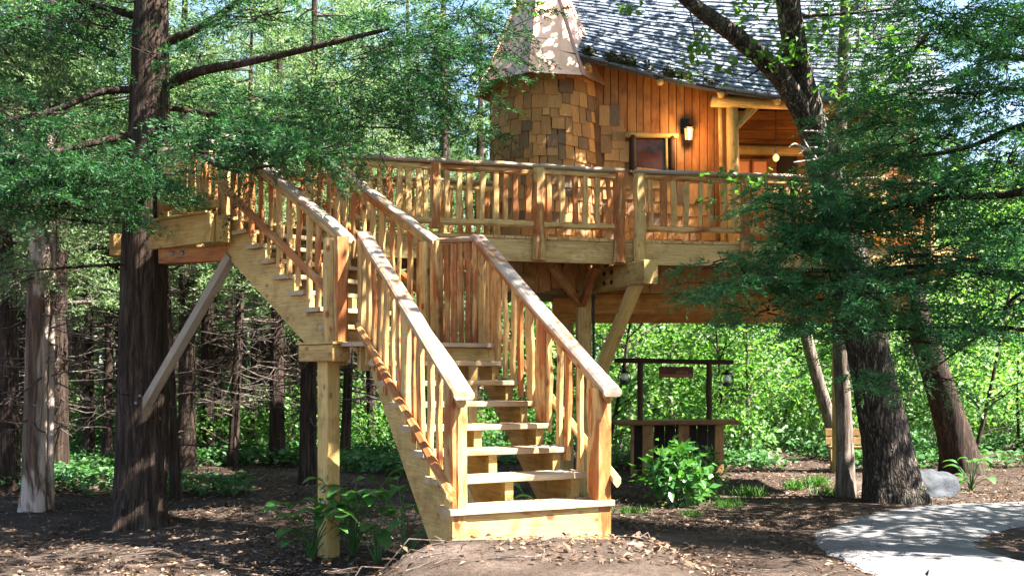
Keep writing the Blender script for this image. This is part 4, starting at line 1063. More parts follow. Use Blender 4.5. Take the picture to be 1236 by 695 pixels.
D0 = 11.55
zb = gz(-4.45, D0)
limbs = [([PX(190, 108, 11.5), PX(235, 88, 11.2), PX(300, 75, 10.9), PX(380, 57, 10.6), PX(470, 35, 10.4)], .075, .02),
         ([PX(200, 52, 11.5), PX(250, 28, 11.4), PX(300, -8, 11.2), PX(350, -60, 11.)], .06, .02),
         ([PX(170, 108, 11.5), PX(120, 112, 11.3), PX(60, 135, 11.0), PX(-20, 150, 10.7)], .05, .02),
         ([PX(165, 20, 11.5), PX(110, 5, 11.3), PX(50, -10, 11.0)], .05, .02),
         ([PX(170, 160, 11.4), PX(90, 178, 10.8), PX(20, 195, 10.2), PX(-30, 205, 9.8)], .045, .015),
         ([PX(200, 150, 11.4), PX(240, 185, 10.6), PX(280, 205, 9.9), PX(330, 200, 9.4)], .04, .012),
         ([PX(180, 245, 11.4), PX(155, 230, 11.0), PX(110, 215, 10.4), PX(60, 215, 9.9)], .045, .015),
         ([PX(165, 265, 11.4), PX(120, 268, 10.9), PX(70, 262, 10.5), PX(10, 250, 10.2)], .03, .01),
         ([PX(200, 130, 11.5), PX(270, 140, 11.9), PX(380, 150, 12.3), PX(480, 155, 12.6)], .035, .012),
         ([PX(170, 318, 11.4), PX(90, 322, 11.0), PX(0, 330, 10.8)], .022, .008)]
pads = []
def pad(px, py, D, wpx, hpx, dz, n, **k): pads.append((P(px, py, D), (wpx / F * D, dz, hpx / F * D), n, k))
dz = .55
for a in [(30, 225, 9.9, 80, 28, .6, 420), (110, 215, 10.1, 85, 26, .6, 430), (175, 212, 10.3, 50, 18, .5, 160), (50, 195, 10.2, 70, 20, .6, 240), (250, 180, 9.9, 60, 11, .4, 120),
          (285, 160, 9.6, 50, 18, .4, 220), (310, 180, 9.5, 70, 12, .4, 190), (375, 180, 9.4, 55, 13, .5, 230), (205, 230, 10.0, 18, 10, .3, 25),  (85, 250, 10.2, 70, 14, .5, 110),
          (350, 155, 12.2, 80, 22, .7, 280), (430, 140, 11.6, 80, 34, .7, 380), (500, 110, 11.8, 70, 45, .8, 420), (540, 60, 11.6, 70, 40, .8, 380), (470, 60, 11.0, 80, 35, .8, 340), (560, 150, 13.2, 45, 26, .6, 200),
          (600, 45, 12.4, 38, 30, .6, 170), (560, 15, 11.5, 70, 30, .8, 260), (420, 105, 11.0, 80, 22, .7, 230), (310, 118, 12.2, 80, 24, .7, 220), (240, 70, 12.3, 40, 16, .5, 130),
          (110, 120, 12.4, 80, 26, .7, 240), (40, 140, 10.6, 70, 30, .7, 260), (80, 70, 12.2, 80, 24, .7, 220), (30, 30, 10.8, 70, 26, .7, 200), (130, 20, 12.2, 60, 20, .7, 150), (330, 20, 11., 80, 22, .7, 190), (260, 150, 12.4, 70, 22, .6, 200), (185, 66, 10.9, 30, 8, .3, 60)]:
    pad(*a)
# crown above the picture, for the shade it throws
for k in range(34):
    a = RG.uniform(0, 6.28); z = RG.uniform(5.2, 11.5); R_ = RG.uniform(.4, 2.9) * (1 - (z - 5) / 10)
    pads.append((Vector((-4.3 + R_ * math.cos(a), 11.4 + R_ * math.sin(a), z)), (.8, .8, .35), 150, dict(ll=.11, lw=.024, m=14, L=.3)))
for a_, z in ((.2, 6.2), (-.7, 7.), (-1.3, 6.4), (2.6, 6.6), (3.6, 7.2), (1.2, 7.5)):
    p0 = np.array((-4.35, 11.5, z - .3)); limbs.append((branch_pts(p0, p0 + np.array((math.cos(a_) * 2.6, math.sin(a_) * 2.6, .5)), .03, .05, 5), .05, .012))
hand_tree('cedar_tree', 'large shaggy cedar holding the stair-head platform, brace against its trunk', (-4.45, D0, zb),
          [(-4.50, D0, zb - .2), (-4.47, D0, .5), (-4.42, 11.5, 2.2), (-4.36, 11.48, 4.2), (-4.30, 11.45, 6.5), (-4.2, 11.4, 9.5), (-4.2, 11.4, 12.2)], [.315, .29, .265, .225, .17, .09, .02],
          'bark_cedar', limbs, pads, 'cedar_leaf', 20, .045, .35, 34, 130, 3, deadtwigs=18, dens=.74)

# the big forked tree in front of the porch
zb = gz(5.15, 12.95)
oak = [PX(1080, 612, 12.95), PX(1071, 540, 12.95), PX(1048, 420, 12.8), PX(1020, 300, 12.6), PX(992, 190, 12.4), PX(968, 100, 12.2), PX(952, 10, 12.0), PX(940, -90, 11.8), PX(935, -250, 11.7)]
limbs = [([PX(985, 168, 12.4), PX(945, 98, 12.0), PX(890, 45, 11.7), PX(830, 0, 11.4), PX(760, -70, 11.), PX(690, -150, 10.6)], .15, .04),
         ([PX(1002, 150, 12.3), PX(1040, 120, 12.2), PX(1075, 95, 12.0), PX(1120, 40, 11.8)], .06, .02),
         ([PX(960, 60, 12.1), PX(930, 75, 11.9), PX(900, 95, 11.8)], .03, .01),
         ([PX(968, 20, 12.0), PX(1040, 15, 11.8), PX(1110, 5, 11.6)], .025, .008),
         ([PX(830, 0, 11.4), PX(838, 40, 11.35), PX(842, 75, 11.3)], .012, .004),
         ([PX(940, -90, 11.8), PX(1000, -170, 11.), PX(1040, -260, 10.4)], .09, .02),
         ([PX(938, -160, 11.8), PX(900, -250, 12.4), PX(860, -330, 13.2)], .08, .02),
         ([PX(936, -220, 11.7), PX(980, -330, 12.3), PX(1000, -430, 12.8)], .08, .02),
         ([PX(948, -20, 12.0), (3.3, 12.2, 6.9), (2.4, 12.6, 7.3)], .05, .015),  # unseen limb added to carry the clumps that block the tower's sun
         ([PX(690, -150, 10.6), PX(620, -200, 10.2), PX(540, -230, 9.6)], .04, .012)]
def oak_leaves(acc):
    def clump(c, rr, n, L=.12):
        c = np.array(tuple(c)); pos = c + RG.normal(size=(n, 3)) * np.array(rr) * .55
        d = unit(RG.normal(size=(n, 3)) * np.array([1, 1, .5]) + np.array([0, 0, -.35])); nn = unit(RG.normal(size=(n, 3)) * .5 + np.array([0, -.2, 1.]))
        l_ = L * RG.uniform(.6, 1.3, n); acc.add(*leaf_arrays(pos, d, nn, l_, l_ * .7))
    for px, py, D, w_, h_, n in ((842, 60, 11.3, 20, 28, 60), (828, 82, 11.3, 10, 14, 16), (875, 85, 11.6, 14, 6, 14), (905, 28, 11.6, 26, 16, 30), (945, 55, 11.7, 34, 18, 45), (925, 70, 11.6, 30, 14, 40), (985, 60, 11.8, 35, 20, 40),
                                 (905, 5, 11.5, 30, 14, 30), (1010, 20, 11.7, 40, 18, 50), (1060, 40, 11.7, 40, 25, 60), (755, 8, 11.1, 14, 8, 16), (1050, 105, 12., 40, 18, 60), (1080, 70, 11.9, 40, 30, 80), (1010, 110, 12., 25, 12, 30),
                                 (870, 212, 11.8, 26, 7, 26), (910, 216, 11.8, 24, 9, 26), (862, 245, 11.7, 14, 8, 12), (930, 235, 11.8, 26, 14, 30), (880, 228, 11.7, 14, 10, 10), (640, 4, 11., 30, 6, 22)):
        clump(P(px, py, D), (w_ / F * D, .3, h_ / F * D), n, .105)
    for k in range(120):                 # upper lobe added out of view to shade roof, wall and porch
        a = RG.uniform(0, 6.28); z = RG.uniform(6.6, 11.0); R_ = 2.9 * math.sqrt(RG.random())
        c = np.array((5.2 + R_ * math.cos(a), 12.0 + R_ * math.sin(a), z))
        if noise.noise(Vector(c) * .6) < -.1 or c[2] < 1.1645 + .40 * c[1] + .5: continue
        clump(c, (.7, .7, .4), 46, .15)
    for k in range(16):  # leaf clumps added out of view to keep sun off the tower
        clump((2.75 + RG.normal() * .55, 12.5 + RG.normal() * .35, 7.25 + RG.normal() * .3), (.5, .5, .3), 46, .14)
    for k in range(230):                 # crown above the picture, placed to dapple the light on the stairs
        a = RG.uniform(0, 6.28); z = RG.uniform(6.0, 11.0); R_ = 4.2 * math.sqrt(RG.random()) * (1 if z < 9.5 else .6)
        c = np.array((2.5 + R_ * math.cos(a), 9.6 + R_ * math.sin(a), z))
        if noise.noise(Vector(c) * .55) < -.12 or c[2] < 1.1645 + .40 * c[1] + .5: continue
        clump(c, (.75, .75, .4), 46, .15)
hand_tree('forked_tree', 'big furrowed tree leaning across the porch, thick limb forking over the roof', (5.15, 12.95, zb), oak, [.36, .315, .27, .24, .22, .155, .14, .11, .03],
          'bark_oak', limbs, [], 'leaf_mid', 18, .04, .35, 30, 110, 5, deadtwigs=0, extra_leaf=oak_leaves)
ft = bpy.data.objects['forked_tree']; br = Acc()
for q in ([(1000, 182, 12.2), (978, 178, 12.0), (962, 188, 11.9)], [(1002, 185, 12.2), (985, 192, 12.), (958, 196, 11.8)], [(985, 192, 12.), (975, 178, 11.9), (970, 168, 11.8)], [(1000, 175, 12.2), (990, 160, 12.), (968, 158, 11.9)], [(1003, 180, 12.2), (1012, 170, 12.), (1018, 160, 11.9)], [(995, 190, 12.1), (985, 204, 11.9), (992, 210, 11.8)], [(975, 182, 12.), (960, 174, 11.9), (952, 178, 11.8)]):
    br.add(*tube_arrays([PX(*p) for p in q], [.022, .014, .006], 5, 9, .08, 3, 4))
tag(put('dead_twigs', mesh_np('dead_twigs', np.vstack(br.V) - np.array(tuple(WM[ft.name].translation)), np.vstack(br.F), M['palewood'], True), ft, WM[ft.name]), kind='stuff')

# slim pale trunk, leaning trunks behind
hand_tree('slim_tree', 'slim straight pale-barked trunk standing beside the big furrowed tree', (4.70, 13.5, gz(4.7, 13.5)),
          [PX(1021, 606, 13.5), PX(1019, 500, 13.5), PX(1014, 400, 13.5), PX(1012, 250, 13.45), PX(1018, 60, 13.4), PX(1022, -120, 13.4)], [.125, .108, .10, .085, .07, .03], 'bark_thin', [], [(P(1035, 40, 13.0), (.6, .5, .35), 170), (P(1030, -40, 13.4), (.9, .8, .6), 300), (P(1075, 85, 12.9), (.6, .5, .3), 170), (P(1105, 50, 12.9), (.6, .5, .3), 150), (P(1055, 130, 12.8), (.6, .5, .28), 170), (P(1030, 165, 12.9), (.5, .5, .25), 130), (P(1080, 165, 12.8), (.6, .5, .25), 150), (P(1060, 205, 12.9), (.6, .5, .25), 140), (P(1040, 8, 13.), (.6, .5, .3), 150)], 'cedar_leaf', 10, .05, .2, 20, 60, 8)
hand_tree('leaning_tree', 'dark trunk leaning towards the treehouse behind the grey boulder', (7.9, 16.7, gz(7.9, 16.7)),
          [PX(1165, 578, 16.7), PX(1145, 500, 16.6), PX(1122, 430, 16.5), PX(1104, 370, 16.4), PX(1090, 280, 16.3), PX(1080, 120, 16.2), PX(1075, -60, 16.)], [.30, .25, .22, .20, .17, .12, .05], 'bark_cedar',
          [([PX(1100, 350, 16.4), PX(1080, 300, 16.2), PX(1050, 260, 15.9)], .05, .02)], [(P(1085, 60, 16), (1.2, 1, .7), 420), (P(1130, 130, 16), (1.2, 1, .5), 380), (P(1050, 20, 16), (1.1, 1, .6), 350), (P(1090, -60, 16), (1.4, 1, .7), 420)], 'cedar_leaf', 14, .05, .4, 24, 70, 9)
hand_tree('leaning_tree', 'thin bare trunk leaning away behind the slim pale trunk', (6.7, 19.0, gz(6.7, 19.0)),
          [PX(1024, 565, 19), PX(1000, 500, 19), PX(978, 425, 18.9), PX(962, 350, 18.8), PX(950, 200, 18.7)], [.15, .125, .11, .09, .05], 'bark_thin', [([PX(1000, 500, 19), PX(985, 540, 19.1)], .02, .01)], [(P(955, 250, 18.7), (1, 1, .8), 220)], 'cedar_back', 8, .05, .3, 14, 40, 10)

# near cedar just outside the frame: its limbs sweep in from the right
pads = []; 
for a in [(900, 340, 9.9, 55, 24, .5, 230), (960, 300, 9.9, 60, 26, .5, 280), (1010, 340, 9.7, 60, 28, .5, 240), (930, 375, 9.8, 45, 14, .4, 150), (1010, 275, 9.9, 70, 26, .5, 380), (960, 240, 10.1, 55, 20, .5, 260),
          (1080, 250, 9.6, 80, 30, .6, 450), (1150, 230, 9.3, 80, 34, .6, 450), (1215, 190, 9.1, 60, 40, .6, 420), (1090, 310, 9.4, 80, 26, .6, 240), (1170, 330, 9.2, 70, 26, .6, 330), (1060, 375, 9.5, 70, 22, .5, 260), (990, 395, 9.7, 40, 14, .4, 110),
          (1190, 110, 9.2, 60, 34, .6, 300), (1110, 55, 9.7, 50, 22, .5, 190), (1110, 110, 9.7, 60, 18, .5, 210), (1080, 150, 9.8, 60, 16, .4, 180), (1236, 20, 9., 40, 26, .5, 160), (1130, 170, 9.5, 70, 26, .6, 320), (1215, 60, 9.1, 50, 34, .6, 320), (1140, 22, 9.4, 80, 22, .6, 320), (1060, 190, 9.9, 60, 20, .5, 210), (1210, 270, 9.1, 60, 26, .6, 300), (1180, 400, 9.3, 60, 18, .5, 150), (1100, 410, 9.5, 50, 14, .4, 110),
          (870, 318, 10.1, 26, 9, .3, 70), (1220, 370, 9.1, 40, 22, .5, 150), (1060, 345, 9.6, 60, 20, .5, 110), (1040, 400, 9.7, 40, 20, .4, 110), (1040, 455, 9.8, 26, 18, .3, 70), (1120, 455, 9.5, 40, 12, .4, 50)]:
    pad(*a)
trk = np.array((5.75, 8.5))
def lim(z, *q, r=.05): return ([(trk[0], trk[1], z)] + [PX(*p) for p in q], r, .008)
limbs = [lim(1.9, (1250, 338, 9.0), (1150, 322, 9.3), (1050, 325, 9.6), (940, 330, 9.9), r=.05), lim(2.6, (1250, 300, 9.0), (1150, 318, 9.3), (1040, 345, 9.6), (960, 372, 9.8), r=.04), lim(3.2, (1240, 230, 9.0), (1130, 240, 9.5), (1000, 265, 9.9), (930, 250, 10.1), r=.05),
         lim(3.6, (1240, 150, 9.0), (1160, 180, 9.4), (1060, 195, 9.9), r=.045), lim(4.2, (1236, 70, 9.1), (1180, 50, 9.3), (1110, 20, 9.6), r=.045), lim(1.2, (1250, 400, 9.), (1150, 395, 9.4), (1040, 400, 9.7), r=.03), lim(2.2, (1240, 350, 9.0), (1200, 390, 9.1), (1120, 450, 9.5), r=.025)]
for k in range(40):
    a = RG.uniform(0, 6.28); z = RG.uniform(4.6, 10.5); R_ = RG.uniform(.5, 3.0) * (1 - (z - 4.6) / 9)
    pads.append((Vector((5.6 + R_ * math.cos(a), 8.4 + R_ * math.sin(a), z)), (.8, .8, .35), 150, dict(ll=.11, lw=.024, m=14, L=.3)))
zb = gz(*trk)
hand_tree('cedar_tree', 'dense dark cedar whose long low limbs sweep across the porch and railing', (trk[0], trk[1], zb), [(*trk, zb - .2), (*trk, 1.5), (trk[0] - .05, trk[1], 4), (trk[0] - .1, trk[1], 7.5), (trk[0] - .1, trk[1], 11)], [.27, .23, .18, .1, .02],
          'bark_cedar', limbs, pads, 'cedar_dark', 16, .05, .4, 26, 80, 13, deadtwigs=14, dens=.63)

# trunks one can pick out in the wood on the stair side
pale = cedar_proto(150, 10.5, .155, 3.6, 1.8, 42, 'cedar_back', barkm='bark_pale', lean=(.25, 0), dead=30)
inst('cedar_tree', pale, *P(40, 0, 12.35).xy, .4, 1.0, 'cedar with pale peeling sunlit bark beyond the platform tree', 'tree', None)
pale2 = cedar_proto(151, 9.5, .085, 3.8, 1.2, 26, 'cedar_back', barkm='bark_pale', lean=(.35, 0), dead=30)
inst('cedar_tree', pale2, *P(56, 0, 12.5).xy, .2, 1.0, 'thin pale stem growing tight against the peeling cedar', 'tree', None)
NAMED = {10: 'dark cedar trunk just behind the pale peeling cedar', 72: 'dark leaning cedar trunk between the peeling cedar and the platform tree', 213: 'spindly cedar stem standing just behind the knee brace',
         226: 'stout dark cedar trunk behind the spindly stem by the knee brace', 371: 'brown cedar trunk standing directly behind the landing post', 334: 'dark cedar trunk under the upper stair flight', 303: 'thin pole-like cedar under the upper stair flight'}
wood_l = 'brown-trunked cedar with bare dead lower twigs in the wood behind the stairs'
for k, (px, D, pr, s) in enumerate([(10, 13.7, 2, .85), (72, 15.2, 0, .85), (107, 18, 1, .9), (128, 17, 3, 1.2), (213, 13.3, 3, 1.0), (226, 16.8, 0, .95), (262, 21, 1, 1), (272, 24, 2, .9), (303, 20, 3, 1.3), (334, 18.2, 0, .9), (318, 23, 1, 1.1), (371, 15.0, 1, 1.05), (245, 27, 0, 1),
                                    (160, 22, 0, 1), (190, 26, 2, 1), (30, 19, 1, 1), (-40, 16, 2, 1), (-20, 23, 0, 1.1), (90, 25, 2, 1), (130, 30, 1, 1.1), (400, 22, 0, 1), (440, 26, 2, .95), (480, 20.5, 1, .9), (-90, 20, 0, 1), (-150, 17, 2, 1), (50, 31, 0, 1.1), (340, 31, 2, 1.1),
                                    (520, 30, 0, 1.1), (575, 25, 2, 1), (290, 35, 1, 1.2), (210, 34, 0, 1.2), (55, 16.5, 3, 1.3), (95, 21, 0, .9), (150, 17.5, 3, 1.3), (280, 17.5, 3, 1.25), (250, 19, 0, .85), (200, 20, 1, .9), (310, 26, 0, 1), (350, 21, 1, .9), (415, 18.5, 3, 1.3), (470, 36, 2, 1.2), (620, 34, 1, 1.2), (360, 27, 0, 1.2), (490, 25, 0, 1.2), (540, 23, 2, 1.1), (385, 34, 2, 1.2), (450, 21, 3, 1.4), (20, 27, 2, 1.1), (330, 22, 2, 1.1)]):
    p = P(px, 0, D); inst('cedar_tree', CED[pr], p.x, p.y, k * 2.4, s, NAMED.get(px, wood_l), 'tree', 'cedars in the wood behind the stairs')
bl = 'bright green broadleaf tree in the thicket behind the counter stand'
for k, (px, D, pr, s) in enumerate([(745, 21.5, 1, .75), (905, 20.5, 1, .8), (830, 27, 1, 1.1), (985, 26, 1, 1.1), (1110, 29, 1, 1.2), (880, 32, 2, 1.0), (700, 29, 0, 1), (1010, 34, 2, 1.1), (1180, 33, 0, 1.1), (760, 36, 2, 1.2), (1330, 27, 2, 1), (1100, 38, 0, 1.2), (940, 38, 0, 1.2), (640, 27, 1, 1), (500, 31, 1, 1.1), (430, 33, 0, 1.0), (1240, 28, 1, 1.1)]):
    p = P(px, 0, D); inst('broadleaf_tree', BRO[pr], p.x, p.y, k * 1.7, s, bl, 'tree', 'broadleaf trees behind the counter stand')
k = 0
for D, st_ in ((19.6, 95), (22.5, 80), (26, 85), (30, 90)):
    for px in range(705, 1320, st_):
        q = px + RG.uniform(-35, 35); dd = D + RG.uniform(-1, 1)
        if dd < 20 and (985 < q < 1065 or 775 < q < 865): continue
        inst('sapling', SAP[(k * 5 + k // 4) % 3], (q - CX) / F * dd, dd, k * 1.9, RG.uniform(.7, 1.15), 'thin airy sapling with sunlit leaves in the thicket behind the counter stand', 'tree', 'saplings behind the counter stand'); k += 1
# a few unseen trees added so their crowns dapple the light
for k, (x, y, s) in enumerate(SHADE_TREES):
    inst('broadleaf_tree', BRO[[0, 2][k % 2]], x, y, k * 2.1, s, 'unseen leafy tree added beside the paved path to dapple the light', 'tree', 'added shade trees beside the path')

# ------------------------------------------------------------------ shrubs, plants, ground layer
def shrub_proto(seed, h, rad, nclu, leaf, lm, per=30, stems=9, crad=.2):
    rg = np.random.default_rng(seed); br = Acc(); cr = Acc(); cen = []
    for i in range(nclu):
        q = rg.normal(size=3); q /= np.linalg.norm(q); q *= rg.random() ** .4
        cen.append(np.array([q[0] * rad, q[1] * rad, h * (.52 + .46 * q[2])]))
    for i in range(stems): br.add(*tube_arrays(branch_pts((rg.normal() * .05, rg.normal() * .05, -.05), cen[i % nclu], .0, .06, 4), [.012, .01, .007, .004], 4))
    cen = np.array(cen); N = nclu * per; pos = np.repeat(cen, per, 0) + rg.normal(size=(N, 3)) * crad * np.array([.6, .6, .5])
    pos[:, 2] = np.maximum(pos[:, 2], .03)
    out = unit(pos - np.array([0, 0, h * .3])); d = unit(rg.normal(size=(N, 3)) * .6 + out * .8 + np.array([0, 0, -.2])); nn = unit(rg.normal(size=(N, 3)) * .4 + out * .5 + np.array([0, 0, .9]))
    L = leaf * rg.uniform(.6, 1.3, N); cr.add(*leaf_arrays(pos, d, nn, L, L * .6, .12))
    return None, br.mesh('shrub_stems', M['bark_thin']), cr.mesh('shrub_foliage', M[lm])
def inst_shrub(pr, x, y, rz, s, name, label, group):
    t = bpy.data.objects.new(name, None); t.empty_display_size = .1
    link(t, None, Matrix.Translation((x, y, gz(x, y))) @ Matrix.Rotation(rz, 4, 'Z') @ Matrix.Scale(s, 4)); tag(t, label, 'shrub', group)
    for nm, me in (('stems', pr[1]), ('foliage', pr[2])): tag(put(nm, me, t, WM[t.name]), kind='stuff')
near = shrub_proto(301, .80, .46, 60, .145, 'leaf_shiny', 11, 12, .17)
p = P(818, 0, 12.9); inst_shrub(near, p.x, p.y, .3, 1.0, 'leafy_shrub', 'glossy broad-leaved shrub growing in front of the counter stand', None)
near2 = shrub_proto(302, .85, .20, 26, .075, 'leaf_bright', 16, 7, .12)
p = P(858, 0, 13.3); inst_shrub(near2, p.x, p.y, .9, 1.0, 'leafy_shrub', 'slender yellow-green shrub beside the glossy shrub by the counter', None)
SH = [shrub_proto(311, 2.1, 1.0, 60, .17, 'leaf_bright', 14, 12, .34), shrub_proto(312, 1.5, .9, 50, .14, 'leaf_mid', 16, 10, .3), shrub_proto(313, 3.0, 1.1, 75, .18, 'leaf_bright', 14, 12, .4), shrub_proto(314, 1.2, .7, 40, .12, 'leaf_bright', 16, 8, .25)]
k = 0
for D, st_ in ((19.3, 150), (21.5, 120), (25, 105), (29, 100)):
    for px in range(715, 1330, st_):
        q = px + RG.uniform(-45, 45); dd = D + RG.uniform(-.8, 1.0); x = (q - CX) / F * dd
        if (955 < q < 1070 or 770 < q < 870) and dd < 20: continue
        inst_shrub(SH[(k * 7 + int(k / 3)) % 4], x, dd, k * 1.3, RG.uniform(.55, 1.15), 'thicket_shrub', 'sunlit green shrub in the thicket behind the counter stand', 'thicket shrubs behind the counter'); k += 1
for D in (19, 22, 26, 31):
    for px in range(-40, 690, 85):
        q = px + RG.uniform(-35, 35); dd = D + RG.uniform(-1, 1.2)
        inst_shrub(SH[1 if k % 2 else 0], (q - CX) / F * dd, dd, k * 1.3, RG.uniform(.55, .9), 'thicket_shrub', 'low green shrub growing under the cedars behind the stairs', 'undergrowth shrubs in the wood'); k += 1

def broad_plant(px, py, D, n, h, leaf, label, seed):
    rg = np.random.default_rng(seed); x = (px - CX) / F * D; y = D; z = gz(x, y)
    t = thing('leafy_plant', (x, y, z), label, 'plant'); W = WM[t.name]
    for i in range(n):
        a = rg.uniform(0, 6.28); hh = h * rg.uniform(.25, 1); R_ = rg.uniform(.08, .28) * h / .5
        top = np.array([R_ * np.cos(a), R_ * np.sin(a), hh]); V, Q = tube_arrays([(0, 0, -.02), tuple(top * np.array([.4, .4, .6])), tuple(top)], [.008, .006, .004], 5, 6)
        put('stem', mesh_np('stem', V, Q, M['leaf_shiny'], True), t, W)
        # broad leaf: curved grid
        L = leaf * rg.uniform(.75, 1.25); dr = np.array([np.cos(a + rg.normal() * .5), np.sin(a + rg.normal() * .5), rg.uniform(-.1, .35)]); dr /= np.linalg.norm(dr); sd = np.cross(dr, [0, 0, 1]); sd /= np.linalg.norm(sd); up = np.cross(sd, dr)
        VV = []; FF = []; ns = 7
        for s in range(ns):
            f = s / (ns - 1); wd = L * .30 * math.sin(math.pi * min(f * .93 + .05, 1)) ** .8
            c = top + dr * L * f + up * (L * .16 * math.sin(f * 2.4) - L * .30 * f * f)
            for e in (-1, 0, 1): VV.append(c + sd * wd * e + up * (abs(e) * wd * .28))
        for s in range(ns - 1):
            for e in range(2): b = s * 3 + e; FF.append((b, b + 1, b + 4, b + 3))
        put('leaf', mesh_py('leaf', VV, FF, M['leaf_shiny'], True), t, W)
broad_plant(376, 0, 9.15, 16, .66, .27, 'broad-leaved plant at the foot of the landing post, wood side', 401)
broad_plant(428, 0, 9.3, 20, .78, .28, 'tall broad-leaved plant between landing post and stairs', 402)
broad_plant(455, 0, 8.9, 10, .6, .25, 'small broad-leaved plant beside the tall one near the landing post', 403)
broad_plant(490, 0, 8.95, 12, .74, .26, 'broad-leaved plant under the lower stair flight', 404)
broad_plant(1172, 0, 14.4, 14, .48, .20, 'broad-leaved plant at the path edge beyond the boulder', 405)
broad_plant(655, 0, 9.6, 12, .6, .2, 'broad-leaved plant seen through the open stair risers', 406)

def tuft(px, D, w_, h, n, label, seed):
    rg = np.random.default_rng(seed); x = (px - CX) / F * D; z = gz(x, D)
    pos = np.stack([rg.normal(size=n) * w_ * .4, rg.normal(size=n) * w_ * .3, np.zeros(n)], 1)
    d = unit(np.stack([rg.normal(size=n) * .5, rg.normal(size=n) * .5, np.ones(n)], 1)); L = h * rg.uniform(.5, 1.2, n)
    V, Fc = leaf_arrays(pos, d, unit(rg.normal(size=(n, 3))), L, .012, .1)
    tag(put('grass_tuft', mesh_np('grass_tuft', V, Fc, M['grass']), None, Matrix.Translation((x, D, z))), label, 'grass', 'grass tufts on the bare forest floor')
for i, (px, D, w_, h) in enumerate([(905, 13.6, .3, .2), (880, 12.6, .3, .15), (1000, 13.7, .25, .17), (960, 14.6, .2, .2), (985, 15, .25, .2), (835, 11.9, .14, .1), (1130, 14.1, .3, .16), (760, 12.0, .25, .12)]):
    tuft(px, D, w_, h, 140, 'small tuft of green grass on the bare ground', 500 + i)

def scatter(n, fx, fy, keep):
    x = RG.uniform(*fx, n); y = RG.uniform(*fy, n); m = keep(x, y); return x[m], y[m]
GZ = np.vectorize(gz)
nse = np.vectorize(lambda x, y: noise.noise(Vector((x * .35, y * .35, 4.2))))
def on_path(x, y):                   # leave the paved strip fairly clear
    xe = np.interp(y, [-6, 5, 7.2, 9.15, 10.65, 11.95, 13.2, 16], [5.2, 4.15, 4.0, 4.1, 4.7, 6.3, 10.5, 22]); return np.abs(x - xe) < (.72 + np.clip(y - 7.5, 0, 4) * .28) * np.where(RG.random(x.shape) < .4, .2, 1)
x, y = scatter(150000, (-11, 11), (5.6, 22), lambda x, y: (np.abs(x) < y * .62 + 1) & ~on_path(x, y) & (RG.random(len(x)) < np.clip(14 / y - .35, .2, 1) * np.clip(.75 + 1.6 * nse(x * 2.2, y * 2.2), .15, 1)))
n = len(x); pos = np.stack([x, y, GZ(x, y) + .008 + .012 * RG.random(n)], 1)
d = unit(np.stack([RG.normal(size=n), RG.normal(size=n), RG.normal(size=n) * .25], 1)); nn = unit(np.stack([RG.normal(size=n) * .35, RG.normal(size=n) * .35, np.ones(n)], 1)); L = RG.uniform(.02, .085, n); W_ = L * np.where(RG.random(n) < .5, .55, .12)
V, Fc = leaf_arrays(pos, d, nn, L, W_); tag(put('leaf_litter', mesh_np('leaf_litter', V, Fc, M['litter'])), 'brown fallen leaves strewn over the forest floor', 'leaf litter', kind='stuff')
acc = Acc(); q_ = []
for k in range(1, 8):
    for i in range(34): q_.append((*S1((k - 1) * G1 + RG.uniform(.01, .27), W1 * (.06 + .86 * (RG.random() if RG.random() < .4 else RG.choice([RG.random() * .2, 1 - RG.random() * .2])))), k * RISE + .004))
for i in range(60): q_.append((RG.uniform(-1.2, -.5), RG.uniform(9.35, 9.75), ZL + .004))
q_ = np.array(q_); n = len(q_); L = RG.uniform(.02, .06, n)
acc.add(*leaf_arrays(q_, RG.normal(size=(n, 3)) * np.array([1, 1, .1]), unit(RG.normal(size=(n, 3)) * .15 + np.array([0, 0, 1.])), L, L * np.where(RG.random(n) < .5, .5, .12)))
b_ = np.array(tuple(WM[st.name].translation))
tag(put('fallen_leaves', mesh_np('fallen_leaves', np.vstack(acc.V) - b_, np.vstack(acc.F), M['litter']), st, WM[st.name]), kind='stuff')
x, y = scatter(1500, (-9, 9), (5.5, 20), lambda x, y: (np.abs(x) < y * .6 + 1) & ~on_path(x, y))
acc = Acc()
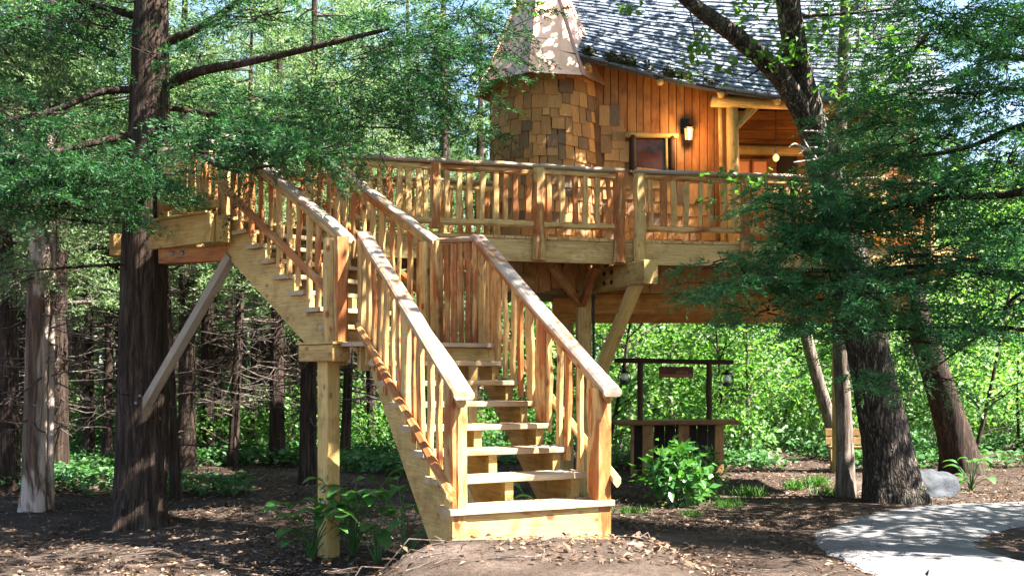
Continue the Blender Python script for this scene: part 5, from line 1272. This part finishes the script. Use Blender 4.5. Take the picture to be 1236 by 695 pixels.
for a, b in zip(x[:1300], y[:1300]):
    an = RG.uniform(0, 6.28); L = RG.uniform(.1, .45); e = (a + L * math.cos(an), b + L * math.sin(an))
    acc.add(*tube_arrays([(a, b, gz(a, b) + .012), ((a + e[0]) / 2 + RG.normal() * .02, (b + e[1]) / 2, gz(a, b) + .03), (e[0], e[1], gz(*e) + .012)], [.006, .005, .003], 4))
tag(put('fallen_twigs', acc.mesh('fallen_twigs', M['deadwood'])), 'thin dead twigs scattered over the forest floor', 'twigs', kind='stuff')
# low green ground cover under the wood and along the thicket's foot
x, y = scatter(52000, (-22, 16), (12.2, 34), lambda x, y: ((x < -1.2) & (y > 13.4) | (y > 17.3)) & (nse(x, y) > -.22) & (np.abs(x) < y * .66 + 2))
n = len(x); m = 4
pos = np.repeat(np.stack([x, y, GZ(x, y)], 1), m, 0) + np.stack([RG.normal(size=n * m) * .09, RG.normal(size=n * m) * .09, RG.uniform(.04, .30, n * m)], 1)
d = unit(RG.normal(size=(n * m, 3)) * np.array([1, 1, .35])); nn = unit(RG.normal(size=(n * m, 3)) * .35 + np.array([0, 0, 1.])); L = RG.uniform(.07, .17, n * m)
V, Fc = leaf_arrays(pos, d, nn, L, L * .65); tag(put('ground_cover', mesh_np('ground_cover', V, Fc, M['cover'])), 'low leafy green ground cover under the trees', 'ground cover', kind='stuff')
# far wood: one mass of foliage closing the view
N = 130000; a = RG.uniform(-1.0, 1.0, N); R_ = RG.uniform(38, 58, N); x = R_ * np.sin(a) ; y = R_ * np.cos(a)
z = RG.random(N) ** 1.1 * (14 + 3 * np.sin(a * 9) + 2.5 * np.sin(a * 23 + 1)); x = x + 1.0 * np.sin(z * 1.7 + a * 40)
ok = np.vectorize(lambda x, y, z: noise.noise(Vector((x * .35, y * .35, z * .5))))(x, y, z) > -.12
x, y, z = x[ok], y[ok], z[ok]; n = len(x)
pos = np.stack([x, y, GZ(x, y) + z], 1); d = unit(RG.normal(size=(n, 3))); nn = unit(RG.normal(size=(n, 3)) * .7 + np.array([0, -.3, .6])); L = RG.uniform(.35, .8, n)
V, Fc = leaf_arrays(pos, d, nn, L, L * .6); tag(put('far_wood', mesh_np('far_wood', V, Fc, M['leaf_far'])), 'far mass of woodland foliage behind everything, coloured dark for shaded depth', 'wood', kind='stuff')
